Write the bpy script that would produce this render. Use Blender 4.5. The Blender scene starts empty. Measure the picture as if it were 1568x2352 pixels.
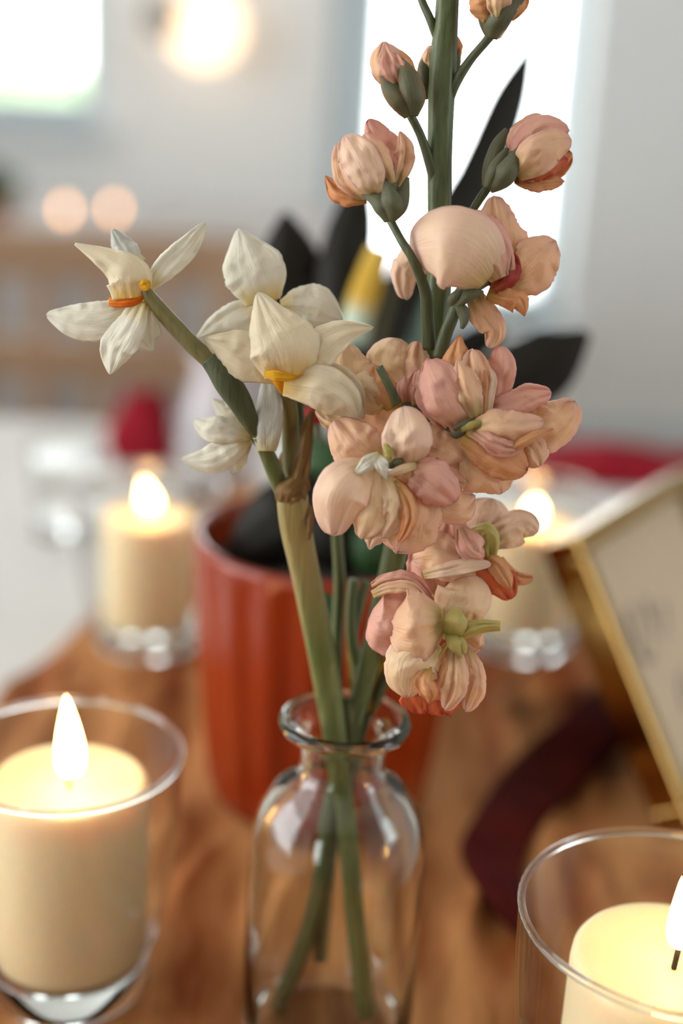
import bpy, bmesh, math, random
from mathutils import Vector, noise

S = bpy.context.scene
COL = S.collection

# ---------------------------------------------------------------- camera
T = 0.75                                   # height of the table top
F = 3267.0                                 # 50 mm lens on a 24 x 36 frame, in pixels of the 1568 x 2352 frame
PITCH, ROLL = math.radians(19), math.radians(3.2)
CAM = Vector((0, 0, T + 0.356))
FW = Vector((0, math.cos(PITCH), -math.sin(PITCH)))
_r0 = Vector((1, 0, 0)); _u0 = Vector((0, math.sin(PITCH), math.cos(PITCH)))
RT = math.cos(ROLL) * _r0 + math.sin(ROLL) * _u0
UP = math.cos(ROLL) * _u0 - math.sin(ROLL) * _r0
cd = bpy.data.cameras.new('camera'); cam = bpy.data.objects.new('camera', cd); COL.objects.link(cam)
cam.location = CAM
from mathutils import Matrix
m = Matrix((RT, UP, -FW)).transposed().to_4x4(); m.translation = CAM
cam.matrix_world = m
cd.sensor_fit = 'VERTICAL'; cd.sensor_height = 36; cd.sensor_width = 24; cd.lens = 50
cd.clip_start = 0.01
cd.dof.use_dof = True; cd.dof.focus_distance = 0.425; cd.dof.aperture_fstop = 3.0
S.camera = cam

# ---------------------------------------------------------------- sky, exposure
w = bpy.data.worlds.new('sky'); S.world = w; w.use_nodes = True
wn = w.node_tree; bg = wn.nodes['Background']
bg.inputs['Color'].default_value = (0.93, 0.98, 1.0, 1); bg.inputs['Strength'].default_value = 6.5
S.view_settings.view_transform = 'Standard'; S.view_settings.look = 'None'
S.view_settings.gamma = 1; S.view_settings.use_curve_mapping = False
S.view_settings.exposure = 0.5
S.cycles.sample_clamp_indirect = 4; S.cycles.transparent_max_bounces = 24
S.cycles.max_bounces = 12; S.cycles.transmission_bounces = 12; S.cycles.diffuse_bounces = 4; S.cycles.adaptive_threshold = 0.02

def ray(x, y): return FW + RT * ((x - 784) / F) + UP * ((1176 - y) / F)
def P(x, y, d): return CAM + ray(x, y) * d
def G(x, y, z=T):
    r = ray(x, y); return CAM + r * ((z - CAM.z) / r.z)
def Wall(x, y, Y):
    r = ray(x, y); return CAM + r * ((Y - CAM.y) / r.y)

# ---------------------------------------------------------------- materials
def mat(name, col, rough=0.6, metal=0, spec=0.5, var=0.0, scale=30, stretch=(1, 1, 1), col2=None, bump=0.0, **kw):
    M = bpy.data.materials.new(name); M.use_nodes = True
    nt = M.node_tree; b = nt.nodes['Principled BSDF']
    b.inputs['Base Color'].default_value = (*col, 1)
    b.inputs['Roughness'].default_value = rough; b.inputs['Metallic'].default_value = metal
    b.inputs['Specular IOR Level'].default_value = spec
    for k, v in kw.items(): b.inputs[k.replace('_', ' ')].default_value = v
    if col2 or bump:
        tc = nt.nodes.new('ShaderNodeTexCoord'); mp = nt.nodes.new('ShaderNodeMapping')
        mp.inputs['Scale'].default_value = stretch
        nz = nt.nodes.new('ShaderNodeTexNoise'); nz.inputs['Scale'].default_value = scale; nz.inputs['Detail'].default_value = 4
        nt.links.new(tc.outputs['Object'], mp.inputs['Vector']); nt.links.new(mp.outputs['Vector'], nz.inputs['Vector'])
        if col2:
            cr = nt.nodes.new('ShaderNodeValToRGB')
            cr.color_ramp.elements[0].position = 0.35; cr.color_ramp.elements[1].position = 0.65
            cr.color_ramp.elements[0].color = (*col, 1); cr.color_ramp.elements[1].color = (*col2, 1)
            nt.links.new(nz.outputs['Fac'], cr.inputs['Fac']); nt.links.new(cr.outputs['Color'], b.inputs['Base Color'])
        if bump:
            bp = nt.nodes.new('ShaderNodeBump'); bp.inputs['Strength'].default_value = bump; bp.inputs['Distance'].default_value = 0.002
            nt.links.new(nz.outputs['Fac'], bp.inputs['Height']); nt.links.new(bp.outputs['Normal'], b.inputs['Normal'])
    return M

def stem_fade_mat(name, low, high, z0, z1):
    M = mat(name, low, 0.5, col2=tuple(c * 1.35 for c in low), scale=160, stretch=(3, 3, .1), bump=0.35)
    nt = M.node_tree; b = nt.nodes['Principled BSDF']; ramp = [n for n in nt.nodes if n.type == 'VALTORGB'][0]
    tc = [n for n in nt.nodes if n.type == 'TEX_COORD'][0]; nz = [n for n in nt.nodes if n.type == 'TEX_NOISE'][0]
    sp = nt.nodes.new('ShaderNodeSeparateXYZ'); nt.links.new(tc.outputs['Object'], sp.inputs[0])
    mr = nt.nodes.new('ShaderNodeMapRange'); mr.inputs['From Min'].default_value = z0; mr.inputs['From Max'].default_value = z1
    nt.links.new(sp.outputs['Z'], mr.inputs['Value'])
    hi = nt.nodes.new('ShaderNodeValToRGB'); hi.color_ramp.elements[0].color = (*high, 1); hi.color_ramp.elements[1].color = (*[c * 0.72 for c in high], 1)
    nt.links.new(nz.outputs['Fac'], hi.inputs['Fac'])
    mx = nt.nodes.new('ShaderNodeMix'); mx.data_type = 'RGBA'
    nt.links.new(mr.outputs['Result'], mx.inputs['Factor']); nt.links.new(ramp.outputs['Color'], mx.inputs['A']); nt.links.new(hi.outputs['Color'], mx.inputs['B'])
    nt.links.new(mx.outputs['Result'], b.inputs['Base Color']); return M
def petal_mat(name, base, mid, edge, vein, trans=0.4, base_pos=0.0, bump=0.8, mottle=0.5):
    """petal: colour runs from the claw to the rim, fine lengthwise veins; thin, so it lets light through"""
    M = bpy.data.materials.new(name); M.use_nodes = True
    nt = M.node_tree; N = nt.nodes.new; L = nt.links.new
    for n in list(nt.nodes): nt.nodes.remove(n)
    out = N('ShaderNodeOutputMaterial'); uv = N('ShaderNodeUVMap'); uv.uv_map = 'UVMap'
    sp = N('ShaderNodeSeparateXYZ'); L(uv.outputs['UV'], sp.inputs[0])
    cr = N('ShaderNodeValToRGB'); e = cr.color_ramp.elements
    e[0].position = 0.02 + base_pos; e[0].color = (*base, 1); e[1].position = 0.3 + base_pos; e[1].color = (*mid, 1)
    x = e.new(0.78); x.color = (*mid, 1); x = e.new(1.0); x.color = (*edge, 1)
    # distance from the middle line also pulls towards the rim colour
    sub = N('ShaderNodeMath'); sub.operation = 'SUBTRACT'; sub.inputs[1].default_value = 0.5; L(sp.outputs['X'], sub.inputs[0])
    ab = N('ShaderNodeMath'); ab.operation = 'ABSOLUTE'; L(sub.outputs[0], ab.inputs[0])
    rim = N('ShaderNodeMapRange'); rim.inputs['From Min'].default_value = 0.36; rim.inputs['From Max'].default_value = 0.5
    rim.inputs['To Max'].default_value = 0.8; L(ab.outputs[0], rim.inputs['Value'])
    obi = N('ShaderNodeObjectInfo')
    mp = N('ShaderNodeMapping'); mp.inputs['Scale'].default_value = (26, 2.6, 1)
    L(uv.outputs['UV'], mp.inputs['Vector'])
    cmb = N('ShaderNodeCombineXYZ')
    ml = N('ShaderNodeMath'); ml.operation = 'MULTIPLY'; ml.inputs[1].default_value = 37.0; L(obi.outputs['Random'], ml.inputs[0])
    L(ml.outputs[0], cmb.inputs[2]); L(cmb.outputs[0], mp.inputs['Location'])
    vn = N('ShaderNodeTexNoise'); vn.inputs['Scale'].default_value = 1.0; vn.inputs['Detail'].default_value = 3
    L(mp.outputs['Vector'], vn.inputs['Vector'])
    tc = N('ShaderNodeTexCoord'); blot = N('ShaderNodeTexNoise'); blot.inputs['Scale'].default_value = 130; blot.inputs['Detail'].default_value = 4
    L(tc.outputs['Object'], blot.inputs['Vector'])
    L(sp.outputs['Y'], cr.inputs['Fac'])
    m1 = N('ShaderNodeMix'); m1.data_type = 'RGBA'; L(rim.outputs['Result'], m1.inputs['Factor'])
    L(cr.outputs['Color'], m1.inputs['A']); m1.inputs['B'].default_value = (*edge, 1)
    vr = N('ShaderNodeMapRange'); vr.inputs['From Min'].default_value = 0.5; vr.inputs['From Max'].default_value = 0.75
    vr.inputs['To Max'].default_value = 0.4; L(vn.outputs['Fac'], vr.inputs['Value'])
    m2 = N('ShaderNodeMix'); m2.data_type = 'RGBA'; L(vr.outputs['Result'], m2.inputs['Factor'])
    L(m1.outputs['Result'], m2.inputs['A']); m2.inputs['B'].default_value = (*vein, 1)
    br = N('ShaderNodeMapRange'); br.inputs['From Min'].default_value = 0.45; br.inputs['From Max'].default_value = 0.75
    br.inputs['To Max'].default_value = mottle; L(blot.outputs['Fac'], br.inputs['Value'])
    m3 = N('ShaderNodeMix'); m3.data_type = 'RGBA'; L(br.outputs['Result'], m3.inputs['Factor'])
    L(m2.outputs['Result'], m3.inputs['A']); m3.inputs['B'].default_value = (*edge, 1)
    bp = N('ShaderNodeBump'); bp.inputs['Strength'].default_value = bump; bp.inputs['Distance'].default_value = 0.0013
    vm = N('ShaderNodeMath'); vm.operation = 'MULTIPLY'; vm.inputs[1].default_value = 0.3; L(vn.outputs['Fac'], vm.inputs[0])
    ad = N('ShaderNodeMath'); ad.operation = 'ADD'; L(vm.outputs[0], ad.inputs[0]); L(blot.outputs['Fac'], ad.inputs[1])
    L(ad.outputs[0], bp.inputs['Height'])
    pr = N('ShaderNodeBsdfPrincipled'); pr.inputs['Roughness'].default_value = 0.48; pr.inputs['Specular IOR Level'].default_value = 0.3
    tr = N('ShaderNodeBsdfTranslucent')
    L(m3.outputs['Result'], pr.inputs['Base Color']); L(bp.outputs['Normal'], pr.inputs['Normal'])
    L(m3.outputs['Result'], tr.inputs['Color']); L(bp.outputs['Normal'], tr.inputs['Normal'])
    mx = N('ShaderNodeMixShader'); mx.inputs[0].default_value = trans
    L(pr.outputs[0], mx.inputs[1]); L(tr.outputs[0], mx.inputs[2]); L(mx.outputs[0], out.inputs['Surface'])
    return M

def glass_mat(name, col=(1, 1, 1), ior=1.46, rough=0.0):
    M = bpy.data.materials.new(name); M.use_nodes = True; nt = M.node_tree
    for n in list(nt.nodes): nt.nodes.remove(n)
    o = nt.nodes.new('ShaderNodeOutputMaterial'); g = nt.nodes.new('ShaderNodeBsdfGlass')
    g.inputs['Color'].default_value = (*col, 1); g.inputs['IOR'].default_value = ior; g.inputs['Roughness'].default_value = rough
    nt.links.new(g.outputs[0], o.inputs['Surface']); return M

def thin_glass_mat(name, col=(0.97, 0.975, 0.97)):
    """thin pane or wall: light goes straight through, reflection by Fresnel"""
    M = bpy.data.materials.new(name); M.use_nodes = True; nt = M.node_tree
    for n in list(nt.nodes): nt.nodes.remove(n)
    o = nt.nodes.new('ShaderNodeOutputMaterial'); t = nt.nodes.new('ShaderNodeBsdfTransparent'); g = nt.nodes.new('ShaderNodeBsdfGlossy')
    t.inputs['Color'].default_value = (*col, 1); g.inputs['Roughness'].default_value = 0.01
    lw = nt.nodes.new('ShaderNodeLayerWeight'); lw.inputs['Blend'].default_value = 0.5
    pw = nt.nodes.new('ShaderNodeMath'); pw.operation = 'POWER'; pw.inputs[1].default_value = 5.0
    f = nt.nodes.new('ShaderNodeMapRange'); f.inputs['To Min'].default_value = 0.04; f.inputs['To Max'].default_value = 0.85
    nt.links.new(lw.outputs['Facing'], pw.inputs[0]); nt.links.new(pw.outputs[0], f.inputs['Value'])
    mx = nt.nodes.new('ShaderNodeMixShader')
    nt.links.new(f.outputs[0], mx.inputs[0]); nt.links.new(t.outputs[0], mx.inputs[1]); nt.links.new(g.outputs[0], mx.inputs[2])
    nt.links.new(mx.outputs[0], o.inputs['Surface']); return M

def emit_mat(name, col, strength):
    M = bpy.data.materials.new(name); M.use_nodes = True; nt = M.node_tree
    for n in list(nt.nodes): nt.nodes.remove(n)
    o = nt.nodes.new('ShaderNodeOutputMaterial'); e = nt.nodes.new('ShaderNodeEmission')
    e.inputs['Color'].default_value = (*col, 1); e.inputs['Strength'].default_value = strength
    nt.links.new(e.outputs[0], o.inputs['Surface']); return M

M = {}
M['wall'] = mat('white_plaster', (0.86, 0.87, 0.865), 0.9, bump=0.1, scale=60)
M['panelling'] = mat('brown_wood_panelling', (0.26, 0.17, 0.11), 0.6, col2=(0.2, 0.13, 0.085), scale=5, stretch=(5, 5, 1))
M['ceiling'] = mat('ceiling_paint', (0.82, 0.82, 0.8), 0.9, bump=0.05, scale=60)
M['floor'] = mat('oak_floor', (0.30, 0.17, 0.08), 0.5, col2=(0.22, 0.12, 0.055), scale=6, stretch=(1, 8, 1))
M['window_paint'] = mat('blue_grey_paint', (0.62, 0.68, 0.7), 0.5, bump=0.05)
M['trim_paint'] = mat('slate_blue_paint', (0.40, 0.48, 0.52), 0.5, bump=0.05)
M['pane'] = thin_glass_mat('window_glass')
M['linen'] = mat('white_linen', (0.66, 0.62, 0.585), 0.9, bump=0.25, scale=900)
M['grey_linen'] = mat('taupe_linen', (0.36, 0.32, 0.30), 0.9, bump=0.25, scale=900)
M['runner'] = mat('copper_velvet', (0.22, 0.05, 0.007), 0.85, spec=0.2, col2=(0.64, 0.29, 0.105), scale=24, stretch=(1.7, 0.3, 1), bump=0.3)  # two-tone streaks paint fold highlights and dark crevices into the copper
M['maroon'] = mat('maroon_velvet', (0.075, 0.010, 0.007), 0.95, spec=0.05, col2=(0.05, 0.006, 0.005), scale=40, bump=0.3)
M['burgundy'] = mat('burgundy_cloth', (0.28, 0.012, 0.022), 0.9, spec=0.1, col2=(0.20, 0.008, 0.015), scale=60, bump=0.3)
M['pot'] = mat('orange_red_glaze', (0.29, 0.035, 0.004), 0.22, col2=(0.21, 0.018, 0.003), scale=14, stretch=(1, 1, .4))
M['soil'] = mat('dark_soil', (0.012, 0.009, 0.007), 0.95, col2=(0.03, 0.02, 0.014), scale=180, bump=1.0)
M['leaf_dark'] = petal_mat('rubber_leaf', (0.014, 0.013, 0.009), (0.015, 0.013, 0.009), (0.020, 0.014, 0.010), (0.012, 0.012, 0.008), 0.05, bump=0.15, mottle=0.2)
for _n in M['leaf_dark'].node_tree.nodes:
    if _n.type == 'BSDF_PRINCIPLED': _n.inputs['Specular IOR Level'].default_value = 0.12
M['leaf_back'] = petal_mat('rubber_leaf_underside', (0.20, 0.30, 0.25), (0.22, 0.33, 0.28), (0.12, 0.18, 0.15), (0.18, 0.28, 0.22), 0.2, bump=0.15, mottle=0.2)
M['leaf_green'] = petal_mat('green_leaf', (0.05, 0.10, 0.03), (0.035, 0.085, 0.025), (0.05, 0.11, 0.03), (0.06, 0.13, 0.045), 0.25)
M['leaf_young'] = petal_mat('young_leaf', (0.60, 0.78, 0.70), (0.70, 0.42, 0.04), (0.72, 0.50, 0.10), (0.66, 0.5, 0.12), 0.3, mottle=0.0, base_pos=0.24)
M['twig'] = mat('plant_stem', (0.05, 0.05, 0.025), 0.7, col2=(0.08, 0.07, 0.03), scale=60)
M['brass'] = mat('brushed_brass', (0.32, 0.19, 0.058), 0.16, 1.0)
M['card'] = mat('cream_card', (0.56, 0.43, 0.30), 0.8, bump=0.1, scale=400)
M['ink'] = mat('grey_ink', (0.16, 0.135, 0.12), 0.8)
M['felt'] = mat('brown_backing', (0.06, 0.025, 0.015), 0.9, bump=0.2, scale=300)
M['glass'] = glass_mat('clear_bottle_glass', (0.975, 0.985, 0.975))
M['glass_solid'] = glass_mat('tumbler_base_glass', (0.985, 0.99, 0.985))
M['glass_wall'] = thin_glass_mat('tumbler_wall_glass')
M['wax'] = mat('cream_wax', (0.86, 0.70, 0.44), 0.42, Subsurface_Weight=1.0, Subsurface_Scale=0.009, Subsurface_Radius=(1.0, 0.55, 0.2))
M['wick'] = mat('burnt_wick', (0.012, 0.010, 0.008), 0.9)
M['flame'] = emit_mat('candle_flame', (1.0, 0.58, 0.22), 24)
M['flame_far'] = emit_mat('far_candle_flame', (1.0, 0.46, 0.16), 9)
M['globe'] = emit_mat('lamp_globe_glow', (1.0, 0.72, 0.47), 2.0)
M['bronze'] = mat('dark_bronze', (0.13, 0.09, 0.06), 0.4, 0.7)
M['tan_wood'] = mat('tan_wood', (0.31, 0.185, 0.105), 0.5, col2=(0.25, 0.14, 0.075), scale=12, stretch=(6, 6, 1))
M['red_wood'] = mat('reddish_wood', (0.33, 0.10, 0.045), 0.5, col2=(0.25, 0.075, 0.035), scale=12, stretch=(6, 6, 1))
M['mauve'] = mat('pale_mauve_ceramic', (0.56, 0.50, 0.53), 0.4, col2=(0.5, 0.45, 0.47), scale=9)
M['terracotta'] = mat('terracotta', (0.45, 0.14, 0.06), 0.8, col2=(0.38, 0.11, 0.05), scale=30)
M['tin'] = mat('aluminium_cup', (0.7, 0.7, 0.7), 0.3, 1.0)
# flowers
PE = dict(base=(0.55, 0.42, 0.10), mid=(0.90, 0.60, 0.36), edge=(0.89, 0.56, 0.43), vein=(0.91, 0.68, 0.51))
M['peach'] = petal_mat('peach_petal', **PE)
M['pale'] = petal_mat('pale_peach_petal', (0.70, 0.52, 0.20), (0.92, 0.69, 0.49), (0.91, 0.64, 0.53), (0.94, 0.78, 0.64))
M['pink'] = petal_mat('pink_petal', (0.60, 0.36, 0.14), (0.86, 0.50, 0.37), (0.87, 0.46, 0.39), (0.90, 0.65, 0.54))
M['orange'] = petal_mat('orange_shaded_petal', (0.55, 0.36, 0.06), (0.82, 0.44, 0.20), (0.80, 0.34, 0.17), (0.87, 0.56, 0.32))  # orange buds; on open florets, shaded folds of peach petals put into colour
M['deep'] = petal_mat('red_orange_petal', (0.60, 0.22, 0.05), (0.74, 0.19, 0.07), (0.62, 0.09, 0.05), (0.80, 0.33, 0.12))
M['crimson'] = petal_mat('crimson_fold', (0.55, 0.20, 0.05), (0.45, 0.05, 0.035), (0.55, 0.10, 0.06), (0.5, 0.09, 0.05))
M['straw'] = petal_mat('cream_petal', (0.70, 0.54, 0.16), (0.91, 0.70, 0.44), (0.90, 0.64, 0.47), (0.93, 0.78, 0.56))
M['white'] = petal_mat('white_tepal', (0.80, 0.62, 0.20), (0.87, 0.82, 0.70), (0.88, 0.84, 0.74), (0.82, 0.74, 0.58), 0.42, base_pos=-0.01, mottle=0.1)
M['ivory'] = petal_mat('ivory_tepal', (0.80, 0.55, 0.12), (0.88, 0.77, 0.57), (0.88, 0.80, 0.63), (0.84, 0.69, 0.45), 0.42, mottle=0.1)
M['grey_white'] = petal_mat('greyed_white_tepal', (0.75, 0.66, 0.35), (0.75, 0.74, 0.68), (0.78, 0.77, 0.71), (0.7, 0.68, 0.6), 0.4, mottle=0.1)
M['corona'] = petal_mat('orange_corona', (0.85, 0.40, 0.02), (0.90, 0.20, 0.008), (0.88, 0.16, 0.006), (0.9, 0.28, 0.01), 0.3)
M['corona_yellow'] = petal_mat('yellow_corona', (0.85, 0.5, 0.02), (0.88, 0.46, 0.012), (0.85, 0.36, 0.008), (0.9, 0.5, 0.03), 0.3)
M['sepal'] = petal_mat('downy_sepal', (0.15, 0.15, 0.07), (0.115, 0.115, 0.06), (0.13, 0.11, 0.07), (0.22, 0.21, 0.13), 0.12, bump=0.6)
M['sepal_bud'] = petal_mat('bud_sepal', (0.16, 0.18, 0.08), (0.11, 0.11, 0.055), (0.30, 0.15, 0.07), (0.2, 0.18, 0.1), 0.15, bump=0.6)
M['lime'] = petal_mat('yellow_green_calyx', (0.36, 0.32, 0.06), (0.54, 0.44, 0.13), (0.70, 0.54, 0.22), (0.6, 0.5, 0.22), 0.3)
M['papery'] = petal_mat('papery_spathe', (0.36, 0.24, 0.10), (0.30, 0.165, 0.055), (0.24, 0.12, 0.04), (0.48, 0.30, 0.12), 0.35, bump=0.9)
M['golden'] = petal_mat('golden_dry_leaf', (0.45, 0.30, 0.05), (0.62, 0.36, 0.04), (0.5, 0.28, 0.04), (0.45, 0.25, 0.04), 0.4)
M['red_bloom'] = petal_mat('red_petal', (0.3, 0.02, 0.02), (0.45, 0.02, 0.025), (0.40, 0.015, 0.02), (0.5, 0.03, 0.03), 0.3)
M['stem'] = mat('green_stem_skin', (0.06, 0.078, 0.02), 0.5, col2=(0.095, 0.112, 0.036), scale=160, stretch=(3, 3, .12), bump=0.25)
M['stem_dark'] = mat('dark_green_stem_skin', (0.05, 0.06, 0.02), 0.5, col2=(0.08, 0.088, 0.034), scale=160, stretch=(3, 3, .12), bump=0.25)
M['scape'] = mat('narcissus_stem_skin', (0.085, 0.105, 0.025), 0.45, col2=(0.13, 0.145, 0.042), scale=160, stretch=(3, 3, .1), bump=0.2)
M['scape_top'] = mat('olive_stem_skin', (0.135, 0.115, 0.028), 0.5, col2=(0.18, 0.145, 0.045), scale=160, stretch=(3, 3, .1), bump=0.2)
M['scape_dry'] = stem_fade_mat('straw_to_green_stem_skin', (0.085, 0.105, 0.025), (0.34, 0.26, 0.095), P(735, 1480, .469).z, P(690, 1270, .456).z)

# ---------------------------------------------------------------- helpers
def link(name, me, material, parent=None):
    o = bpy.data.objects.new(name, me); COL.objects.link(o)
    if material is not None: me.materials.append(material)
    if parent: o.parent = parent
    return o
def from_bm(name, bm, material, parent=None, smooth=True):
    me = bpy.data.meshes.new(name); bmesh.ops.recalc_face_normals(bm, faces=bm.faces[:]); bm.to_mesh(me); bm.free()
    if smooth:
        for p in me.polygons: p.use_smooth = True
    return link(name, me, material, parent)
def tag(o, label, cat, group=None):
    o['label'] = label; o['category'] = cat
    if group: o['group'] = group
    return o
def empty(name, loc, label=None, cat=None, group=None):
    o = bpy.data.objects.new(name, None); COL.objects.link(o); o.location = loc; o.empty_display_size = 0.02
    if label: tag(o, label, cat, group)
    return o
def settle(root):
    """children were built in world coordinates: keep them there under a root that stands at its base"""
    bpy.context.view_layer.update()
    inv = root.matrix_world.inverted()
    for c in root.children: c.matrix_parent_inverse = inv
def struct(o): o['kind'] = 'structure'; return o
def add_box(bm, c, s, rz=0, bevel=0):
    r = bmesh.ops.create_cube(bm, size=1)
    vs = r['verts']; bmesh.ops.scale(bm, vec=s, verts=vs)
    if bevel:
        es = list({e for v in vs for e in v.link_edges})
        rr = bmesh.ops.bevel(bm, geom=es, offset=bevel, segments=2, affect='EDGES', profile=0.5)
        vs = list({v for f in rr['faces'] for v in f.verts} | {v for v in vs if v.is_valid})
    bmesh.ops.rotate(bm, verts=vs, cent=(0, 0, 0), matrix=Matrix.Rotation(rz, 3, 'Z'))
    bmesh.ops.translate(bm, verts=vs, vec=c)
def bar(bm, a, b, wid, thick, up=Vector((0, 0, 1)), bevel=0.0):
    """a bar from a to b, wid across, thick along up"""
    a, b = Vector(a), Vector(b); d = b - a; L = d.length; d.normalize()
    s = d.cross(up).normalized(); n = s.cross(d).normalized()
    vs = []
    for t in (a, b):
        for i, j in ((-1, -1), (1, -1), (1, 1), (-1, 1)): vs.append(bm.verts.new(t + s * (i * wid / 2) + n * (j * thick / 2)))
    fs = [(0, 1, 2, 3), (7, 6, 5, 4), (0, 4, 5, 1), (1, 5, 6, 2), (2, 6, 7, 3), (3, 7, 4, 0)]
    faces = [bm.faces.new([vs[i] for i in f]) for f in fs]
    if bevel:
        bmesh.ops.bevel(bm, geom=list({e for f in faces for e in f.edges}), offset=bevel, segments=2, affect='EDGES', profile=0.5)
def lathe(bm, prof, n=64, center=(0, 0, 0), flute=None):
    """prof: list of (radius, z); flute(angle, i) -> radius factor"""
    rings = []
    for i, (r, z) in enumerate(prof):
        if r < 1e-6: rings.append([bm.verts.new((center[0], center[1], center[2] + z))]); continue
        ring = []
        for k in range(n):
            a = 2 * math.pi * k / n; rr = r * (flute(a, i) if flute else 1)
            ring.append(bm.verts.new((center[0] + rr * math.cos(a), center[1] + rr * math.sin(a), center[2] + z)))
        rings.append(ring)
    for A, B in zip(rings, rings[1:]):
        for k in range(n):
            k2 = (k + 1) % n
            if len(A) == 1 and len(B) > 1: bm.faces.new((A[0], B[k], B[k2]))
            elif len(B) == 1 and len(A) > 1: bm.faces.new((A[k], A[k2], B[0]))
            elif len(A) > 1: bm.faces.new((A[k], A[k2], B[k2], B[k]))
def cr(pts, t):
    """Catmull-Rom through tuples, t in 0..1"""
    n = len(pts) - 1; s = min(t, 0.99999) * n; i = int(s); u = s - i
    p0 = pts[max(i - 1, 0)]; p1 = pts[i]; p2 = pts[i + 1]; p3 = pts[min(i + 2, n)]
    return tuple(0.5 * ((2 * b) + (-a + c) * u + (2 * a - 5 * b + 4 * c - d) * u * u + (-a + 3 * b - 3 * c + d) * u ** 3)
                 for a, b, c, d in zip(p0, p1, p2, p3))
SEED = [0]
def tube(name, pts, material, parent, sides=14, ridge=0.0, nridge=6, seg=6, cap=True):
    """pts: (px, py, depth m, radius px): a round stem of real size through points of the room"""
    SEED[0] += 1
    wp = [tuple(P(x, y, d)) + (r * d / F,) for x, y, d, r in pts]
    n = max(2, (len(pts) - 1) * seg)
    cs = [cr(wp, i / n) for i in range(n + 1)]
    bm = bmesh.new(); rings = []
    ref = FW.copy()
    for i, c in enumerate(cs):
        p = Vector(c[:3]); q = Vector(cs[min(i + 1, n)][:3]); o = Vector(cs[max(i - 1, 0)][:3])
        t = (q - o).normalized(); s = t.cross(ref).normalized(); nn = s.cross(t).normalized()
        ring = []
        for k in range(sides):
            a = 2 * math.pi * k / sides
            r = c[3] * (1 + ridge * math.cos(nridge * a + SEED[0]))
            ring.append(bm.verts.new(p + (s * math.cos(a) + nn * math.sin(a)) * max(r, 1e-5)))
        rings.append(ring)
    for A, B in zip(rings, rings[1:]):
        for k in range(sides): bm.faces.new((A[k], A[(k + 1) % sides], B[(k + 1) % sides], B[k]))
    if cap: bm.faces.new(rings[0]); bm.faces.new(rings[-1])
    return from_bm(name, bm, material, parent)
def petal(name, pts, material, parent, D, cup=0.45, tilt=0.0, ruf=1.0, jag=0.06, wr=0.5, rnd=6, nu=28, nv=20, dome=0.0, thick=0.0):
    """A petal as a curved, wrinkled sheet. pts: middle line as (px, py, mm behind depth D, half width px).
    cup bends the sides back, tilt turns it about its middle line, ruf waves the rim, wr wrinkles lengthwise."""
    SEED[0] += 1; sd = SEED[0] * 7.31
    bm = bmesh.new(); uvl = bm.loops.layers.uv.new('UVMap'); grid = []
    Lmm = sum(math.hypot(p[0] - q[0], p[1] - q[1]) for p, q in zip(pts, pts[1:])) * D / F * 1000
    for i in range(nu + 1):
        t = i / nu
        x, y, d, wd = cr(pts, t)
        x2, y2, _, _ = cr(pts, min(t + 0.02, 1)); x1, y1, _, _ = cr(pts, max(t - 0.02, 0))
        wd_ = wd
        tx, ty = x2 - x1, y2 - y1; L = math.hypot(tx, ty) or 1; tx /= L; ty /= L
        sx, sy = -ty, tx
        if rnd: wd *= math.sqrt(max(0.0, 1 - t ** rnd)) + 0.02
        wd = max(wd, 0.4)
        row = []
        for j in range(nv + 1):
            v = j / nv * 2 - 1
            nz = noise.noise(Vector((t * 4.5, math.copysign(1, v) * 3, sd)))
            ww = wd * (1 + jag * nz * 2 + jag * 1.1 * noise.noise(Vector((t * 19, math.copysign(1, v) * 9, sd))))
            tipj = jag * t ** 5 * wd_ * (1.6 * noise.noise(Vector((v * 2.4, 5, sd))) + 1.1 * noise.noise(Vector((v * 7, 8, sd))))
            px = x + sx * v * ww + tx * tipj; py = y + sy * v * ww + ty * tipj
            wmm = wd * D / F * 1000
            dm = d + tilt * v * wmm + cup * wmm * (v * v - 0.3)
            edge = abs(v) ** 2 * (0.25 + 0.75 * t)
            A, B = v * wmm, t * Lmm
            q = min(1.0, ww * D / F * 1000 / 3.0) * min(1.0, 0.3 + 3 * (1 - t))
            dm += q * ruf * (1.5 * edge * noise.noise(Vector((t * 5.2, v * 1.2, sd + 3))) + 1.2 * (t ** 3) * noise.noise(Vector((v * 2.6, 0.3, sd + 9))))
            dm += q * ruf * 0.7 * edge * noise.noise(Vector((B / 1.5, v, sd + 5)))
            dm += q * wr * (1.1 * noise.noise(Vector((v * 2.2, t * 1.1, sd + 17))) + 0.6 * noise.noise(Vector((A / 4.5, B / 7, sd + 23))))
            dm += q * wr * (1.2 * abs(noise.noise(Vector((A / 3.2, B / 4.6, sd + 31)))) + 0.35 * abs(noise.noise(Vector((A / 1.7 + B / 3, B / 2.4, sd + 37)))))
            dm += q * wr * 0.14 * noise.noise(Vector((A / 1.1, B / 1.7, sd + 41)))
            dm -= dome * math.sin(math.pi * t)
            row.append((bm.verts.new(P(px, py, D + dm / 1000)), (j / nv, t)))
        grid.append(row)
    for i in range(nu):
        for j in range(nv):
            q = (grid[i][j], grid[i][j + 1], grid[i + 1][j + 1], grid[i + 1][j])
            f = bm.faces.new([a[0] for a in q]); f.smooth = True
            for lp, a in zip(f.loops, q): lp[uvl].uv = a[1]
    me = bpy.data.meshes.new(name); bm.to_mesh(me); bm.free()
    o = link(name, me, material, parent)
    if thick:
        s = o.modifiers.new('thickness', 'SOLIDIFY'); s.thickness = thick; s.offset = 0
    return o
PET = 0.00022

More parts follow.
